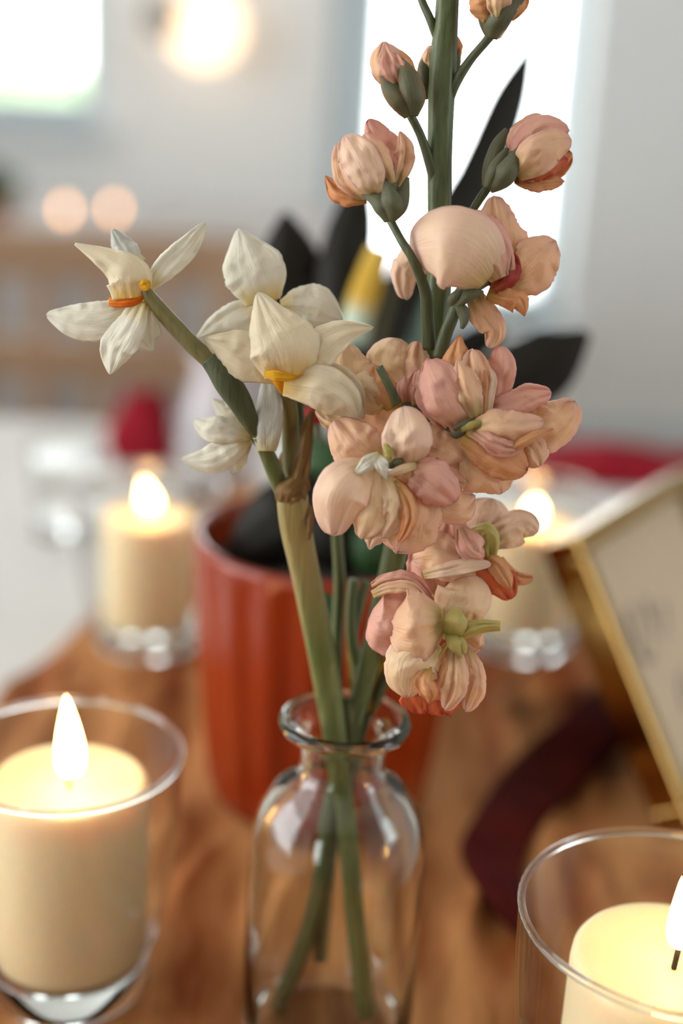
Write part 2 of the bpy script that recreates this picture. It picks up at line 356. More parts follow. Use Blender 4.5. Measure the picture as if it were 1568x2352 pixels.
# ---------------------------------------------------------------- the room
YB, YF, XL, XR, H = 3.75, -2.6, -2.4, 2.4, 2.9
def wall(name, a, b, holes, thick=0.22, paint='wall'):
    """wall from a to b (outside to the right of the direction), holes as (s0, s1, z0, z1) along it"""
    a, b = Vector(a), Vector(b); L = (b - a).length; d = (b - a).normalized(); out = Vector((d.y, -d.x, 0))
    ss = sorted({0, L, *[h[0] for h in holes], *[h[1] for h in holes]}); zs = sorted({0, H, *[h[2] for h in holes], *[h[3] for h in holes]})
    bm = bmesh.new()
    for s0, s1 in zip(ss, ss[1:]):
        for z0, z1 in zip(zs, zs[1:]):
            sc, zc = (s0 + s1) / 2, (z0 + z1) / 2
            if any(h[0] < sc < h[1] and h[2] < zc < h[3] for h in holes): continue
            c = a + d * sc + out * (thick / 2); c.z = zc
            add_box(bm, c, (s1 - s0, thick, z1 - z0), math.atan2(d.y, d.x))
    bmesh.ops.remove_doubles(bm, verts=bm.verts[:], dist=1e-5)
    struct(from_bm(name, bm, M[paint], smooth=False))
    return a, d, out, thick
NW = [0]
def window(W, h, bars=(1, 2)):
    a, d, out, th = W; NW[0] += 1
    s0, s1, z0, z1 = h; rz = math.atan2(d.y, d.x)
    def at(s, z, o): p = a + d * s + out * o; p.z = z; return p
    bm = bmesh.new(); fw = 0.06; o = th * 0.7
    for s in (s0 + fw / 2, s1 - fw / 2): add_box(bm, at(s, (z0 + z1) / 2, o), (fw, 0.07, z1 - z0), rz)
    for z in (z0 + fw / 2, z1 - fw / 2): add_box(bm, at((s0 + s1) / 2, z, o), (s1 - s0 - 2 * fw, 0.07, fw), rz)
    win = struct(from_bm('window_%d' % NW[0], bm, M['window_paint'], smooth=False))
    bm = bmesh.new(); add_box(bm, at((s0 + s1) / 2, (z0 + z1) / 2, o), (s1 - s0 - 2 * fw, 0.006, z1 - z0 - 2 * fw), rz)
    from_bm('pane', bm, M['pane'], win, smooth=False)
    bm = bmesh.new(); add_box(bm, at((s0 + s1) / 2, z0 - 0.015, 0.05), (s1 - s0 + 0.08, 0.2, 0.03), rz)
    from_bm('window_sill', bm, M['window_paint'], win, smooth=False)
    ld = bpy.data.lights.new('daylight', 'AREA'); ld.shape = 'RECTANGLE'; ld.size = s1 - s0; ld.size_y = z1 - z0
    ld.cycles.is_portal = True
    lo = bpy.data.objects.new('daylight', ld); COL.objects.link(lo)
    lo.location = at((s0 + s1) / 2, (z0 + z1) / 2, th * 1.02)
    lo.rotation_euler = Vector(-out).to_track_quat('-Z', 'Z').to_euler()
wl = Wall(222, 290, YB); wl0 = Wall(-330, 290, YB); wr0 = Wall(812, 400, YB); wr1 = Wall(1285, 745, YB)
# walls run so that the outside is to the right: back wall right->left
hb = [(XR - wr1.x, XR - wr0.x, wr1.z, 2.5), (XR - wl.x, XR - wl0.x, wl.z, 2.5)]
Wb = wall('wall_back', (XR, YB, 0), (XL, YB, 0), hb)
hl = [(2.5, 4.6, 0.7, 2.6)]
Wl = wall('wall_left', (XL, YB, 0), (XL, YF, 0), hl)
hf = [(0.35, 1.15, 1.0, 2.4)]
Wf = wall('wall_front', (XL, YF, 0), (XR, YF, 0), hf, paint='panelling')
hr = [(2.2, 3.0, 1.0, 2.4)]
Wr = wall('wall_right', (XR, YF, 0), (XR, YB, 0), hr)
for W_, hs in ((Wb, hb), (Wl, hl), (Wf, hf), (Wr, hr)):
    for h in hs: window(W_, h)
bm = bmesh.new(); add_box(bm, (0, (YB + YF) / 2, -0.05), (XR - XL + .44, YB - YF + .44, 0.1)); struct(from_bm('floor', bm, M['floor'], smooth=False))
bm = bmesh.new(); add_box(bm, (0, (YB + YF) / 2, H + 0.05), (XR - XL + .44, YB - YF + .44, 0.1)); struct(from_bm('ceiling', bm, M['ceiling'], smooth=False))
bm = bmesh.new(); add_box(bm, (0, YB - 0.012, 0.06), (XR - XL, 0.024, 0.12), bevel=0.004); struct(from_bm('baseboard_back', bm, M['window_paint'], smooth=False))
# pilaster beside the tall window
pl = Wall(790, 300, YB)
bm = bmesh.new(); add_box(bm, (pl.x - 0.01, YB - 0.035, H / 2), (0.05, 0.07, H), bevel=0.006); struct(from_bm('trim_1', bm, M['trim_paint'], smooth=False))

# ---------------------------------------------------------------- table, cloth, runner
t = empty('banquet_table', (0, 0.66, 0), 'long banquet table hidden under the white cloth', 'table')
bm = bmesh.new(); add_box(bm, (0, 0.66, T - 0.022), (2.3, 1.16, 0.03), bevel=0.004); from_bm('table_top', bm, M['tan_wood'], t, False)
for sx in (-1.05, 1.05):
    for sy in (0.16, 1.16):
        bm = bmesh.new(); add_box(bm, (sx, sy, (T - 0.037) / 2), (0.06, 0.06, T - 0.037), bevel=0.004); from_bm('leg', bm, M['tan_wood'], t, False)
settle(t)
def cloth(name, cx, cy, sx, sy, z, drop, label, seed, material='linen'):
    bm = bmesh.new(); n = 46; ny = 46; grid = []
    for i in range(n + 1):
        row = []
        for j in range(ny + 1):
            u = (i / n * 2 - 1) * (sx / 2 + drop); v = (j / ny * 2 - 1) * (sy / 2 + drop)
            ox = max(0, abs(u) - sx / 2); oy = max(0, abs(v) - sy / 2)
            x = math.copysign(min(abs(u), sx / 2), u); y = math.copysign(min(abs(v), sy / 2), v)
            dr = max(ox, oy); fold = 0.03 * dr / max(drop, .01) * (1 + math.sin((v if ox > oy else u) * 24 + seed))
            if ox > 0: x += math.copysign(fold + 0.004, u)
            if oy > 0: y += math.copysign(fold + 0.004, v)
            zz = z - dr + 0.0006 * noise.noise(Vector((u * 6, v * 6, seed)))
            row.append(bm.verts.new((cx + x, cy + y, zz)))
        grid.append(row)
    for i in range(n):
        for j in range(ny): bm.faces.new((grid[i][j], grid[i + 1][j], grid[i + 1][j + 1], grid[i][j + 1]))
    o = from_bm(name, bm, M[material]); s = o.modifiers.new('thickness', 'SOLIDIFY'); s.thickness = 0.0012; s.offset = -1
    return tag(o, label, 'tablecloth')
cloth('tablecloth', 0, 0.66, 2.33, 1.19, T - 0.001, 0.25, 'white linen cloth on the near table, under the copper runner', 1.0)

RD = Vector((0.1783, 0.984, 0)).normalized(); RS = Vector((RD.y, -RD.x, 0))
RO = Vector((-0.1725, 0.685, 0))
STAND = [(G(748, 2388), .034), (G(150, 1722, T + .1), .045), (G(1562, 2098, T + .1), .05), (G(338, 1488), .045), (G(1192, 1492), .045), (G(728, 1830), .058)] + [(G(1508, 1955) + Vector((.0788, .122, 0)) * k, .022) for k in (0, .33, .67, 1)]
def runner_z(p, s, t_):
    k = 1 - abs(noise.noise(Vector((s * 26 + 0.5 * noise.noise(Vector((t_ * 5, 1, 4))), t_ * 2.2, 2)))) * 2.2
    k = max(0.0, k) ** 1.5; k2 = 0.5 + 0.5 * noise.noise(Vector((s * 90, t_ * 8, 7)))
    z = 0.0015 + 0.013 * k + 0.0016 * k2
    flat = min((p - q).to_2d().length - r for q, r in STAND)         # pressed flat where things stand
    f = max(0.0, min(1.0, flat / 0.03)); f = f * f * (3 - 2 * f)
    return T + 0.0046 * (1 - f) + z * f
bm = bmesh.new(); n, ny = 130, 110; grid = []
for i in range(n + 1):
    row = []
    for j in range(ny + 1):
        t_ = -0.60 + j / ny * 0.98
        s = (i / n) * 0.40 + (0.010 * noise.noise(Vector((t_ * 6, 3, i // 80))) if i in (0, n) else 0)
        p = RO + RS * s + RD * t_; row.append(bm.verts.new((p.x, p.y, runner_z(p, s, t_))))
    grid.append(row)
for i in range(n):
    for j in range(ny): bm.faces.new((grid[i][j], grid[i + 1][j], grid[i + 1][j + 1], grid[i][j + 1]))
o = from_bm('table_runner', bm, M['runner']); s = o.modifiers.new('thickness', 'SOLIDIFY'); s.thickness = 0.001; s.offset = -1
tag(o, 'copper velvet runner with soft lengthwise folds under the bottle and candles', 'table runner')
TZ = T + 0.0055                                # things stand on the runner

# dark ribbon folded over on the runner
Lf = [(1425, 1525), (1290, 1645), (1180, 1745), (1095, 1865), (1055, 1960), (1120, 2075), (1185, 2150)]
Rt = [(1450, 1690), (1365, 1780), (1285, 1850), (1232, 1915), (1200, 1985), (1215, 2075), (1235, 2130)]
bm = bmesh.new(); grid = []
for i in range(41):
    a, b = cr(Lf, i / 40), cr(Rt, i / 40); row = []
    for j in range(9):
        k = j / 8; x, y = a[0] + (b[0] - a[0]) * k, a[1] + (b[1] - a[1]) * k
        lift = 0.005 + 0.007 * math.sin(math.pi * k) ** 0.6 * (0.6 + 0.4 * math.sin(i * 0.45)) + 0.002 * noise.noise(Vector((i * .3, k * 3, 5)))
        row.append(bm.verts.new(G(x, y, T + 0.010 + lift)))
    grid.append(row)
for i in range(40):
    for j in range(8): bm.faces.new((grid[i][j], grid[i + 1][j], grid[i + 1][j + 1], grid[i][j + 1]))
o = from_bm('ribbon', bm, M['maroon']); s = o.modifiers.new('thickness', 'SOLIDIFY'); s.thickness = 0.002; s.offset = -1
tag(o, 'dark maroon velvet ribbon bending on the runner left of the gold frame', 'ribbon')

# ---------------------------------------------------------------- bottle
B0 = G(748, 2388, TZ)
prof = [(0, 0.0015), (0.020, 0.001), (0.0275, 0.0), (0.0300, 0.002), (0.0307, 0.006), (0.0308, 0.05), (0.0306, 0.078), (0.0297, 0.087), (0.0272, 0.096),
        (0.0232, 0.103), (0.0190, 0.1072), (0.0160, 0.1093), (0.0147, 0.1115), (0.0143, 0.115), (0.0143, 0.1215), (0.0150, 0.1232),
        (0.0185, 0.1252), (0.0212, 0.1272), (0.0222, 0.1292), (0.0217, 0.1308), (0.0200, 0.1314), (0.0170, 0.1305), (0.0142, 0.1288), (0.0126, 0.1262),
        (0.0120, 0.122), (0.0120, 0.114), (0.0128, 0.1105), (0.0165, 0.1062), (0.0212, 0.1008), (0.0250, 0.0938), (0.0276, 0.0855), (0.0284, 0.077),
        (0.0285, 0.05), (0.0284, 0.014), (0.0268, 0.0085), (0.022, 0.0062), (0.012, 0.0072), (0, 0.0082)]
bm = bmesh.new(); lathe(bm, prof, 96, B0)
o = from_bm('glass_bottle', bm, M['glass'])
tag(o, 'small clear glass bottle vase with flared lip holding the flower stems', 'bottle')
def BD(y): return 0.484 + (y - 1660) * 5.75e-5          # depth of the bottle's axis at a picture height

# ---------------------------------------------------------------- candles in tumblers
def tumbler(c, R, h, label, group='glass candle tumblers', base=0.012):
    e = empty('glass_tumbler', c, label, 'candle glass', group)
    k = 0.72
    out = [(R * k, base * 0.9), (R * (k + .10), base * .9 + .012), (R * (k + .17), base * .9 + .027), (R * .95, h * .55), (R * .985, h * .8), (R, h - 0.001)]
    th = 0.0016
    inn = [(r - th, z) for r, z in reversed(out)]
    bm = bmesh.new(); lathe(bm, out, 72, c); from_bm('glass_wall', bm, M['glass_wall'], e)
    bm = bmesh.new(); lathe(bm, inn, 72, c); from_bm('inner_glass_wall', bm, M['glass_wall'], e)
    bm = bmesh.new()
    lathe(bm, [(0, 0.0006), (R * k * .8, 0.0004), (R * k * .95, 0.0), (R * k, 0.003), (R * k, base * .9), (R * (k - .03), base), (0, base)], 72, c)
    from_bm('base', bm, M['glass_solid'], e)
    bm = bmesh.new(); rr = 0.0013
    lathe(bm, [(R - th / 2 + rr * math.cos(a), h - 0.001 + rr * math.sin(a)) for a in [i * math.pi / 5 for i in range(11)]], 72, c)
    bmesh.ops.remove_doubles(bm, verts=bm.verts[:], dist=1e-6)
    from_bm('rim', bm, M['glass_solid'], e)
    settle(e); return e
def candle(c, R, h, fh, fw_, lean, label, fmat='flame', group='lit pillar candles', wick=0.008):
    e = empty('pillar_candle', c, label, 'candle', group)
    bm = bmesh.new()
    pr = [(0, 0), (R * .9, 0), (R * .985, 0.001), (R, 0.004), (R * 1.0, h - 0.006), (R * .985, h - 0.002), (R * .95, h - 0.0004), (R * .88, h - 0.0006),
          (R * .72, h - 0.0022), (R * .45, h - 0.0034), (R * .2, h - 0.0038), (0, h - 0.0036)]
    lathe(bm, pr, 72, c, flute=lambda a, i: 1 + 0.006 * math.sin(3 * a + 1) + (0.01 * math.sin(2 * a) if i > 6 else 0))
    from_bm('wax', bm, M['wax'], e)
    top = Vector(c) + Vector((0, 0, h - 0.0036))
    bm = bmesh.new()
    for i in range(5):
        pass
    bar(bm, top, top + Vector((0.0006, 0, wick * .6)), 0.0016, 0.0016, Vector((0, 1, 0)), 0.0004)
    bar(bm, top + Vector((0.0006, 0, wick * .55)), top + Vector((lean[0] * .003 + 0.0012, 0, wick)), 0.0014, 0.0014, Vector((0, 1, 0)), 0.0004)
    from_bm('wick', bm, M['wick'], e)
    bm = bmesh.new(); n = 22; f0 = top + Vector((0.0008, 0, wick * .55)); rings = []
    for i in range(13):
        q = i / 12; r = fw_ / 2 * (math.sin(math.pi * min(1, q ** 0.55 * 1.0)) ** 0.75 if 0 < q < 1 else 0) * (1 - .15 * q)
        cc = f0 + Vector((lean[0] * fh * q * q, lean[1] * fh * q * q, fh * q))
        if r < 1e-5: rings.append([bm.verts.new(cc)])
        else: rings.append([bm.verts.new(cc + Vector((r * math.cos(2 * math.pi * k / n), r * math.sin(2 * math.pi * k / n), 0))) for k in range(n)])
    for A, Bq in zip(rings, rings[1:]):
        for k in range(n):
            k2 = (k + 1) % n
            if len(A) == 1: bm.faces.new((A[0], Bq[k], Bq[k2]))
            elif len(Bq) == 1: bm.faces.new((A[k], A[k2], Bq[0]))
            else: bm.faces.new((A[k], A[k2], Bq[k2], Bq[k]))
    from_bm('flame', bm, M[fmat], e)
    settle(e); return e
def zfor(c, y):
    """height above c whose picture row is y"""
    lo, hi = -0.05, 0.3
    for _ in range(50):
        mid = (lo + hi) / 2; v = Vector(c) + Vector((0, 0, mid)) - CAM; yy = 1176 - F * v.dot(UP) / v.dot(FW)
        if yy > y: lo = mid
        else: hi = mid
    return lo
g = G(150, 1722, TZ + 0.098); c1 = Vector((g.x, g.y, TZ))
tumbler(c1, 0.0425, 0.098, 'clear tumbler round the big candle left of the bottle', base=0.014)
cc = Vector((c1.x + 0.001, c1.y, TZ + 0.0142)); candle(cc, 0.0288, zfor(cc, 1790), 0.033, 0.0108, (-0.04, 0), 'cream pillar candle burning at the front left of the bottle')
g = G(1562, 2098, TZ + 0.102); c2 = Vector((g.x, g.y, TZ))
tumbler(c2, 0.0485, 0.102, 'clear tumbler cut by the frame at the lower right')
cc = Vector((c2.x + 0.0005, c2.y, TZ + 0.0122)); candle(cc, 0.0315, zfor(cc, 2203), 0.026, 0.0095, (-0.1, 0), 'wide cream candle with dark wick, cut by the right edge', wick=0.013)
g = G(338, 1488); c3 = Vector((g.x, g.y, TZ))
tumbler(c3, 0.043, 0.097, 'clear tumbler behind, on the left of the orange pot')
cc = Vector((c3.x, c3.y, TZ + 0.0122)); candle(cc, 0.0262, zfor(cc, 1180), 0.019, 0.0105, (-0.2, 0), 'blurred cream candle behind, just left of the orange pot')
g = G(1192, 1492); c4 = Vector((g.x, g.y, TZ))
tumbler(c4, 0.043, 0.097, 'clear tumbler behind, between peach blooms and gold frame')
cc = Vector((c4.x, c4.y, TZ + 0.0122)); candle(cc, 0.0262, zfor(cc, 1200), 0.014, 0.0115, (0, 0), 'blurred cream candle behind the lower peach blooms, beside the gold frame')

# ---------------------------------------------------------------- pot and rubber plant
p0 = G(728, 1830); pc = Vector((p0.x, p0.y, TZ))
e = empty('plant_pot', pc, 'fluted orange-red pot standing behind the glass bottle', 'pot')
hp = 0.131; NF = 19
def fl(a, i): return 1 + 0.02 * math.cos(NF * a) if i in range(3, 9) else 1
bm = bmesh.new()
lathe(bm, [(0, 0), (0.0458, 0), (0.0499, 0.002), (0.0520, 0.007), (0.0546, 0.03), (0.0572, 0.06), (0.0593, 0.09), (0.0608, 0.115), (0.0616, 0.123), (0.0622, 0.128), (0.0614, hp),
           (0.0588, hp), (0.0578, 0.127), (0.0570, 0.113)], 176, pc, fl)
from_bm('body', bm, M['pot'], e)
bm = bmesh.new(); lathe(bm, [(0.0571, 0.113), (0.0416, 0.116), (0.0208, 0.117), (0, 0.1175)], 48, pc); from_bm('soil', bm, M['soil'], e)
settle(e)
e = empty('rubber_plant', pc + Vector((0, 0, 0.1165)), 'dark-leaved rubber plant growing in the orange-red pot', 'plant')
DP = 0.655
soil = pc + Vector((0.012, 0, 0.116))
def pix(q): v = Vector(q) - CAM; d = v.dot(FW); return 784 + F * v.dot(RT) / d, 1176 - F * v.dot(UP) / d, d
sx, sy, sd = pix(soil)
tube('trunk', [(sx, sy, sd, 18), (820, 1150, .655, 16), (850, 900, .65, 14), (895, 700, .645, 11), (940, 540, .64, 8)], M['twig'], e, 10)
for mt, pts, kw in [
    ('leaf_dark', [(815, 1000, 0, 12), (720, 880, 4, 50), (676, 720, 4, 76), (664, 590, 2, 70), (655, 488, 0, 8)], {}),
    ('leaf_dark', [(858, 900, 0, 12), (785, 760, -6, 50), (790, 620, -4, 60), (812, 500, 0, 48), (835, 390, 4, 8)], {}),
    ('leaf_dark', [(890, 730, 0, 10), (1010, 560, 12, 42), (1105, 390, 16, 50), (1170, 230, 16, 42), (1218, 108, 14, 10)], {'tilt': .5}),
    ('leaf_back', [(985, 620, 22, 6), (1060, 450, 24, 20), (1120, 320, 24, 22), (1165, 220, 24, 5)], {'tilt': .2}),
    ('leaf_dark', [(840, 1010, 0, 12), (1010, 960, -10, 50), (1170, 885, -14, 80), (1265, 828, -12, 74), (1350, 765, -8, 10)], {}),
    ('leaf_dark', [(870, 850, 0, 10), (960, 660, 8, 46), (1030, 520, 14, 52), (1062, 385, 16, 8)], {}),
    ('leaf_dark', [(840, 960, -4, 10), (880, 800, -8, 34), (915, 660, -8, 36), (960, 500, -4, 6)], {}),
    ('leaf_back', [(860, 900, 6, 10), (920, 800, 8, 56), (965, 720, 8, 52), (1010, 650, 8, 6)], {}),
    ('leaf_dark', [(850, 950, 12, 10), (1000, 850, 20, 40), (1090, 790, 24, 36), (1160, 760, 24, 6)], {}),
    ('leaf_dark', [(812, 1080, -6, 10), (730, 1130, -20, 70), (660, 1195, -26, 95), (585, 1250, -18, 70), (520, 1290, -8, 8)], {'cup': .5}),
    ('leaf_dark', [(812, 1080, -8, 10), (780, 1170, -26, 85), (780, 1250, -30, 90), (800, 1325, -24, 10)], {'cup': .4}),
    ('leaf_dark', [(830, 1110, -8, 10), (890, 1180, -22, 60), (925, 1260, -26, 56), (950, 1320, -18, 8)], {'cup': .4}),
    ('leaf_green', [(815, 1150, -10, 6), (770, 1080, -24, 34), (735, 1040, -24, 40), (700, 985, -20, 4)], {}),
    ('leaf_green', [(835, 1160, -20, 6), (845, 1230, -34, 30), (850, 1290, -34, 34), (850, 1335, -28, 4)], {}),
    ('leaf_young', [(806, 790, -16, 26), (822, 725, -17, 34), (842, 660, -17, 34), (872, 570, -14, 26)], {'cup': 1.1, 'rnd': 0})]:
    kw = {**dict(jag=0.0, ruf=.5, wr=1.0, rnd=0, thick=.0006), **kw}
    o = petal('leaf', [(x, y, d * 1.0, wd) for x, y, d, wd in pts], M[mt], e, DP, **kw)
    if mt == 'leaf_young': o['label'] = 'pale mint young leaf with yellow tip'
    if mt == 'leaf_back': o['label'] = 'pale grey-green leaf underside'
settle(e)

# ---------------------------------------------------------------- gold frame with card
TL = P(1278, 1244, 0.653); TRp = G(1562, 1078, TL.z); BLp = G(1508, 1955, T + 0.012)
ax = (TRp - TL).normalized(); ay = (BLp - TL); ay = (ay - ax * ay.dot(ax)); Lh = ay.length; ay.normalize(); az = ax.cross(ay).normalized()
Wd = (TRp - TL).length
if az.dot(CAM - TL) < 0: az = -az
e = empty('gold_frame', TL + ay * Lh + ax * (Wd / 2), 'gold metal frame with cream card leaning at the right', 'picture frame')
fb, ft = 0.0105, 0.018
def fp(a, b, c=0): return TL + ax * a + ay * b + az * c
for nm, a, b in (('frame_bar', (0, fb / 2), (Wd, fb / 2)), ('frame_bar', (0, Lh - fb / 2), (Wd, Lh - fb / 2)), ('frame_bar', (fb / 2, fb), (fb / 2, Lh - fb)), ('frame_bar', (Wd - fb / 2, fb), (Wd - fb / 2, Lh - fb))):
    bm = bmesh.new(); bar(bm, fp(*a), fp(*b), fb, ft, az, 0.0012); from_bm(nm, bm, M['brass'], e, False)
bm = bmesh.new(); bar(bm, fp(fb, Lh / 2, -.001), fp(Wd - fb, Lh / 2, -.001), Lh - 2 * fb, 0.0008, az); card = from_bm('card', bm, M['card'], e, False)
bm = bmesh.new(); bar(bm, fp(fb, Lh / 2, -.0035), fp(Wd - fb, Lh / 2, -.0035), Lh - 2 * fb, 0.003, az); back = from_bm('backing', bm, M['felt'], e, False)
foot = fp(Wd / 2, Lh * .3, -.006); ground = foot - Vector((az.x, az.y, 0)).normalized() * 0.075; ground.z = TZ + 0.008
bm = bmesh.new(); bar(bm, foot, ground, 0.035, 0.0025, az, 0.0006); from_bm('easel_leg', bm, M['felt'], e, False)
# brushed handwriting on the card, too blurred in the photograph to read: loose grey strokes
def stroke(name, pts, wd):
    bm = bmesh.new(); n = 40; prev = None
    for i in range(n + 1):
        a, b = cr(pts, i / n); a2, b2 = cr(pts, min(1, i / n + .02)); a1, b1 = cr(pts, max(0, i / n - .02))
        tx, ty = a2 - a1, b2 - b1; l = math.hypot(tx, ty) or 1; ww = wd * (.55 + .45 * math.sin(i * .5))
        q = [bm.verts.new(fp(a - ty / l * ww, b + tx / l * ww, -.0005)), bm.verts.new(fp(a + ty / l * ww, b - tx / l * ww, -.0005))]
        if prev: bm.faces.new((prev[0], prev[1], q[1], q[0]))
        prev = q
    o = from_bm(name, bm, M['ink'], card)
    md = o.modifiers.new('thickness', 'SOLIDIFY'); md.thickness = 0.0002; md.offset = 0
stroke('pen_stroke', [(.030, .064), (.036, .050), (.044, .046), (.042, .058), (.036, .070), (.046, .072), (.054, .056), (.060, .048), (.058, .064), (.066, .068), (.076, .054)], .0022)
stroke('pen_stroke', [(.055, .105), (.062, .092), (.070, .090), (.068, .104), (.064, .112), (.076, .110), (.084, .098), (.094, .104), (.104, .096)], .0020)
settle(e)

# ---------------------------------------------------------------- peach stock flowers
def floret(root, name, D, core, petals, sepals=(), cmat='sepal', label=None):
    c = tube(name, [(x, y, D + d / 1000, r) for x, y, d, r in core], M[cmat], root, 12, 0.06, 4)
    if label: c['label'] = label
    for mt, pts, *kw in petals:
        k = dict(thick=PET, ruf=1.7, wr=1.5, jag=0.08, rnd=4.5); k.update(kw[0] if kw else {})
        if pts[-1][3] > 7: pts = pts[:-1] + [pts[-1][:3] + (max(pts[-1][3], 0.72 * pts[-2][3]),)]
        pts = [(x, y, d, wd * 1.08) for x, y, d, wd in pts]
        petal('petal', pts, M[mt], c, D, **k)
    for mt, pts, *kw in sepals:
        k = dict(thick=0.0004, cup=0.7, ruf=.4, wr=.3, jag=0.03, rnd=0, nu=14, nv=8); k.update(kw[0] if kw else {})
        petal('sepal', pts, M[mt], c, D, **k)
    return c
base = P(800, 2290, BD(2290) + .004)
ST = empty('stock_flower', base, 'tall peach stock stem with buds rising through the top of the frame', 'flower', 'stock flowers in the bottle')
DS = 0.430
tube('stem', [(628, 2322, BD(2320) + .004, 20), (700, 2160, BD(2160) + .005, 20), (738, 2010, BD(2010) + .003, 20), (752, 1890, BD(1890), 20), (775, 1780, BD(1780) + .001, 20), (806, 1680, .4855, 20), (838, 1560, .478, 23), (872, 1420, .467, 26),
              (905, 1280, .458, 28), (945, 1100, .450, 30), (975, 950, .444, 30), (991, 830, .440, 29), (1004, 700, .437, 29), (1010, 600, .435, 28), (1009, 460, .433, 27), (1011, 300, .432, 29), (1017, 150, .431, 31), (1025, 40, .430, 27), (1034, -120, .429, 24)],
     M['stem'], ST, 28, 0.05, 5, 8)
def pedicel(pts): tube('pedicel', [(x, y, DS + d / 1000, r) for x, y, d, r in pts], M['stem_dark'], ST, 10, 0.05, 4)
pedicel([(1014, 112, 3, 12), (988, 45, 0, 10), (970, 5, 0, 9), (955, -40, 0, 8)])
pedicel([(1018, 262, 3, 14), (1040, 200, 0, 13), (1078, 140, -2, 10), (1118, 92, -4, 10), (1132, 70, -4, 14)])
pedicel([(1008, 462, 3, 12), (987, 375, 0, 12), (965, 310, -2, 10), (942, 264, -4, 10)])
pedicel([(986, 800, 2, 16), (981, 730, -2, 16), (976, 670, -6, 14), (950, 600, -12, 11), (920, 550, -12, 10), (893, 500, -10, 10)])
pedicel([(1020, 640, 3, 16), (1050, 560, 6, 10), (1085, 485, 5, 10), (1122, 428, 2, 11)])
pedicel([(1008, 820, 0, 16), (1022, 770, -3, 16), (1038, 730, -6, 15), (1050, 690, -8, 14)])
# closed buds
floret(ST, 'bud', DS - .002, [(1132, 84, 0, 18), (1138, 50, 0, 32), (1148, 0, 0, 44), (1160, -60, 0, 26)],
       [('orange', [(1130, 50, -6, 16), (1120, 20, -8, 34), (1115, -10, -8, 40), (1110, -60, -4, 20)], {'cup': .3}), ('orange', [(1160, 40, -7, 18), (1175, 5, -8, 34), (1180, -30, -6, 30), (1180, -70, -2, 10)], {'cup': .3}),
        ('peach', [(1145, 40, -9, 14), (1145, 0, -11, 26), (1145, -40, -9, 24), (1150, -70, -5, 8)], {'cup': .3})],
       [('sepal', [(1128, 88, -3, 12), (1136, 56, -7, 26), (1160, 25, -9, 24), (1205, -10, -8, 4)]), ('sepal', [(1130, 88, -3, 10), (1120, 60, -4, 16), (1108, 30, -5, 12), (1100, 0, -5, 3)])], 'peach')
floret(ST, 'bud', DS - .006, [(943, 262, 0, 14), (930, 215, 0, 34), (905, 155, 0, 37), (888, 115, 0, 20), (884, 98, 0, 5)],
       [('peach', [(905, 200, -4, 14), (882, 165, -5, 26), (872, 130, -4, 20), (880, 96, 0, 4)], {'cup': .5}), ('pink', [(925, 200, -5, 16), (902, 155, -7, 26), (888, 120, -5, 16), (884, 95, 0, 3)], {'cup': .5}),
        ('orange', [(945, 200, -3, 12), (934, 160, -4, 18), (915, 128, -3, 14), (893, 103, 0, 4)], {'cup': .5})],
       [('sepal_bud', [(940, 266, -2, 12), (922, 235, -6, 26), (898, 205, -6, 22), (873, 172, -4, 3)]), ('sepal_bud', [(946, 266, -2, 12), (948, 230, -7, 24), (938, 180, -8, 24), (920, 135, -5, 4)]),
        ('sepal_bud', [(948, 264, 0, 10), (960, 225, -1, 16), (955, 185, -2, 12), (942, 150, 0, 3)])], 'peach')
floret(ST, 'bud', DS + .006, [(982, 226, 0, 8), (976, 190, 0, 16), (978, 150, 0, 18), (986, 115, 0, 10), (990, 105, 0, 4)], [('peach', [(990, 170, -3, 10), (984, 140, -4, 14), (984, 112, -3, 5)])],
       [('sepal_bud', [(982, 228, -2, 8), (974, 190, -4, 16), (972, 155, -4, 12), (980, 125, -2, 3)])], 'peach')
floret(ST, 'bud', DS + .008, [(1040, 160, 0, 10), (1046, 130, 0, 14), (1050, 105, 0, 12), (1050, 85, 0, 4)], [('orange', [(1044, 130, -3, 10), (1050, 105, -3, 12), (1051, 84, -1, 3)])], [('sepal_bud', [(1042, 165, -2, 8), (1048, 140, -4, 10), (1052, 125, -3, 3)])], 'peach')
# half-open florets
floret(ST, 'floret', DS - .008, [(893, 508, 0, 13), (891, 470, 0, 26), (886, 440, 0, 32), (872, 405, 0, 20)],
       [('pink', [(900, 420, 3, 20), (888, 360, 3, 40), (868, 315, 2, 34), (846, 276, 2, 8)], {'jag': .12}),
        ('peach', [(905, 430, 2, 12), (926, 375, 2, 22), (928, 335, 2, 20), (918, 302, 2, 6)]),
        ('orange', [(842, 456, 0, 10), (800, 450, -1, 22), (770, 435, 0, 22), (747, 404, 2, 5)], {'cup': .3}),
        ('peach', [(896, 425, -3, 14), (872, 378, -5, 28), (852, 340, -4, 28), (836, 308, 0, 8)]),
        ('peach', [(846, 450, -2, 12), (815, 425, -3, 26), (788, 390, -2, 26), (776, 330, 1, 20)]),
        ('pale', [(862, 446, -5, 14), (846, 410, -8, 36), (818, 355, -8, 44), (790, 312, -3, 30)], {'cup': .4, 'jag': .03})],
       [('sepal', [(893, 508, -6, 9), (880, 478, -8, 20), (860, 458, -7, 15), (832, 446, -4, 3)]), ('sepal', [(896, 508, -6, 9), (902, 475, -10, 24), (893, 445, -10, 18), (885, 418, -7, 3)]),
        ('sepal', [(899, 505, -4, 8), (916, 475, -5, 18), (926, 445, -4, 14), (936, 408, -1, 3)])])
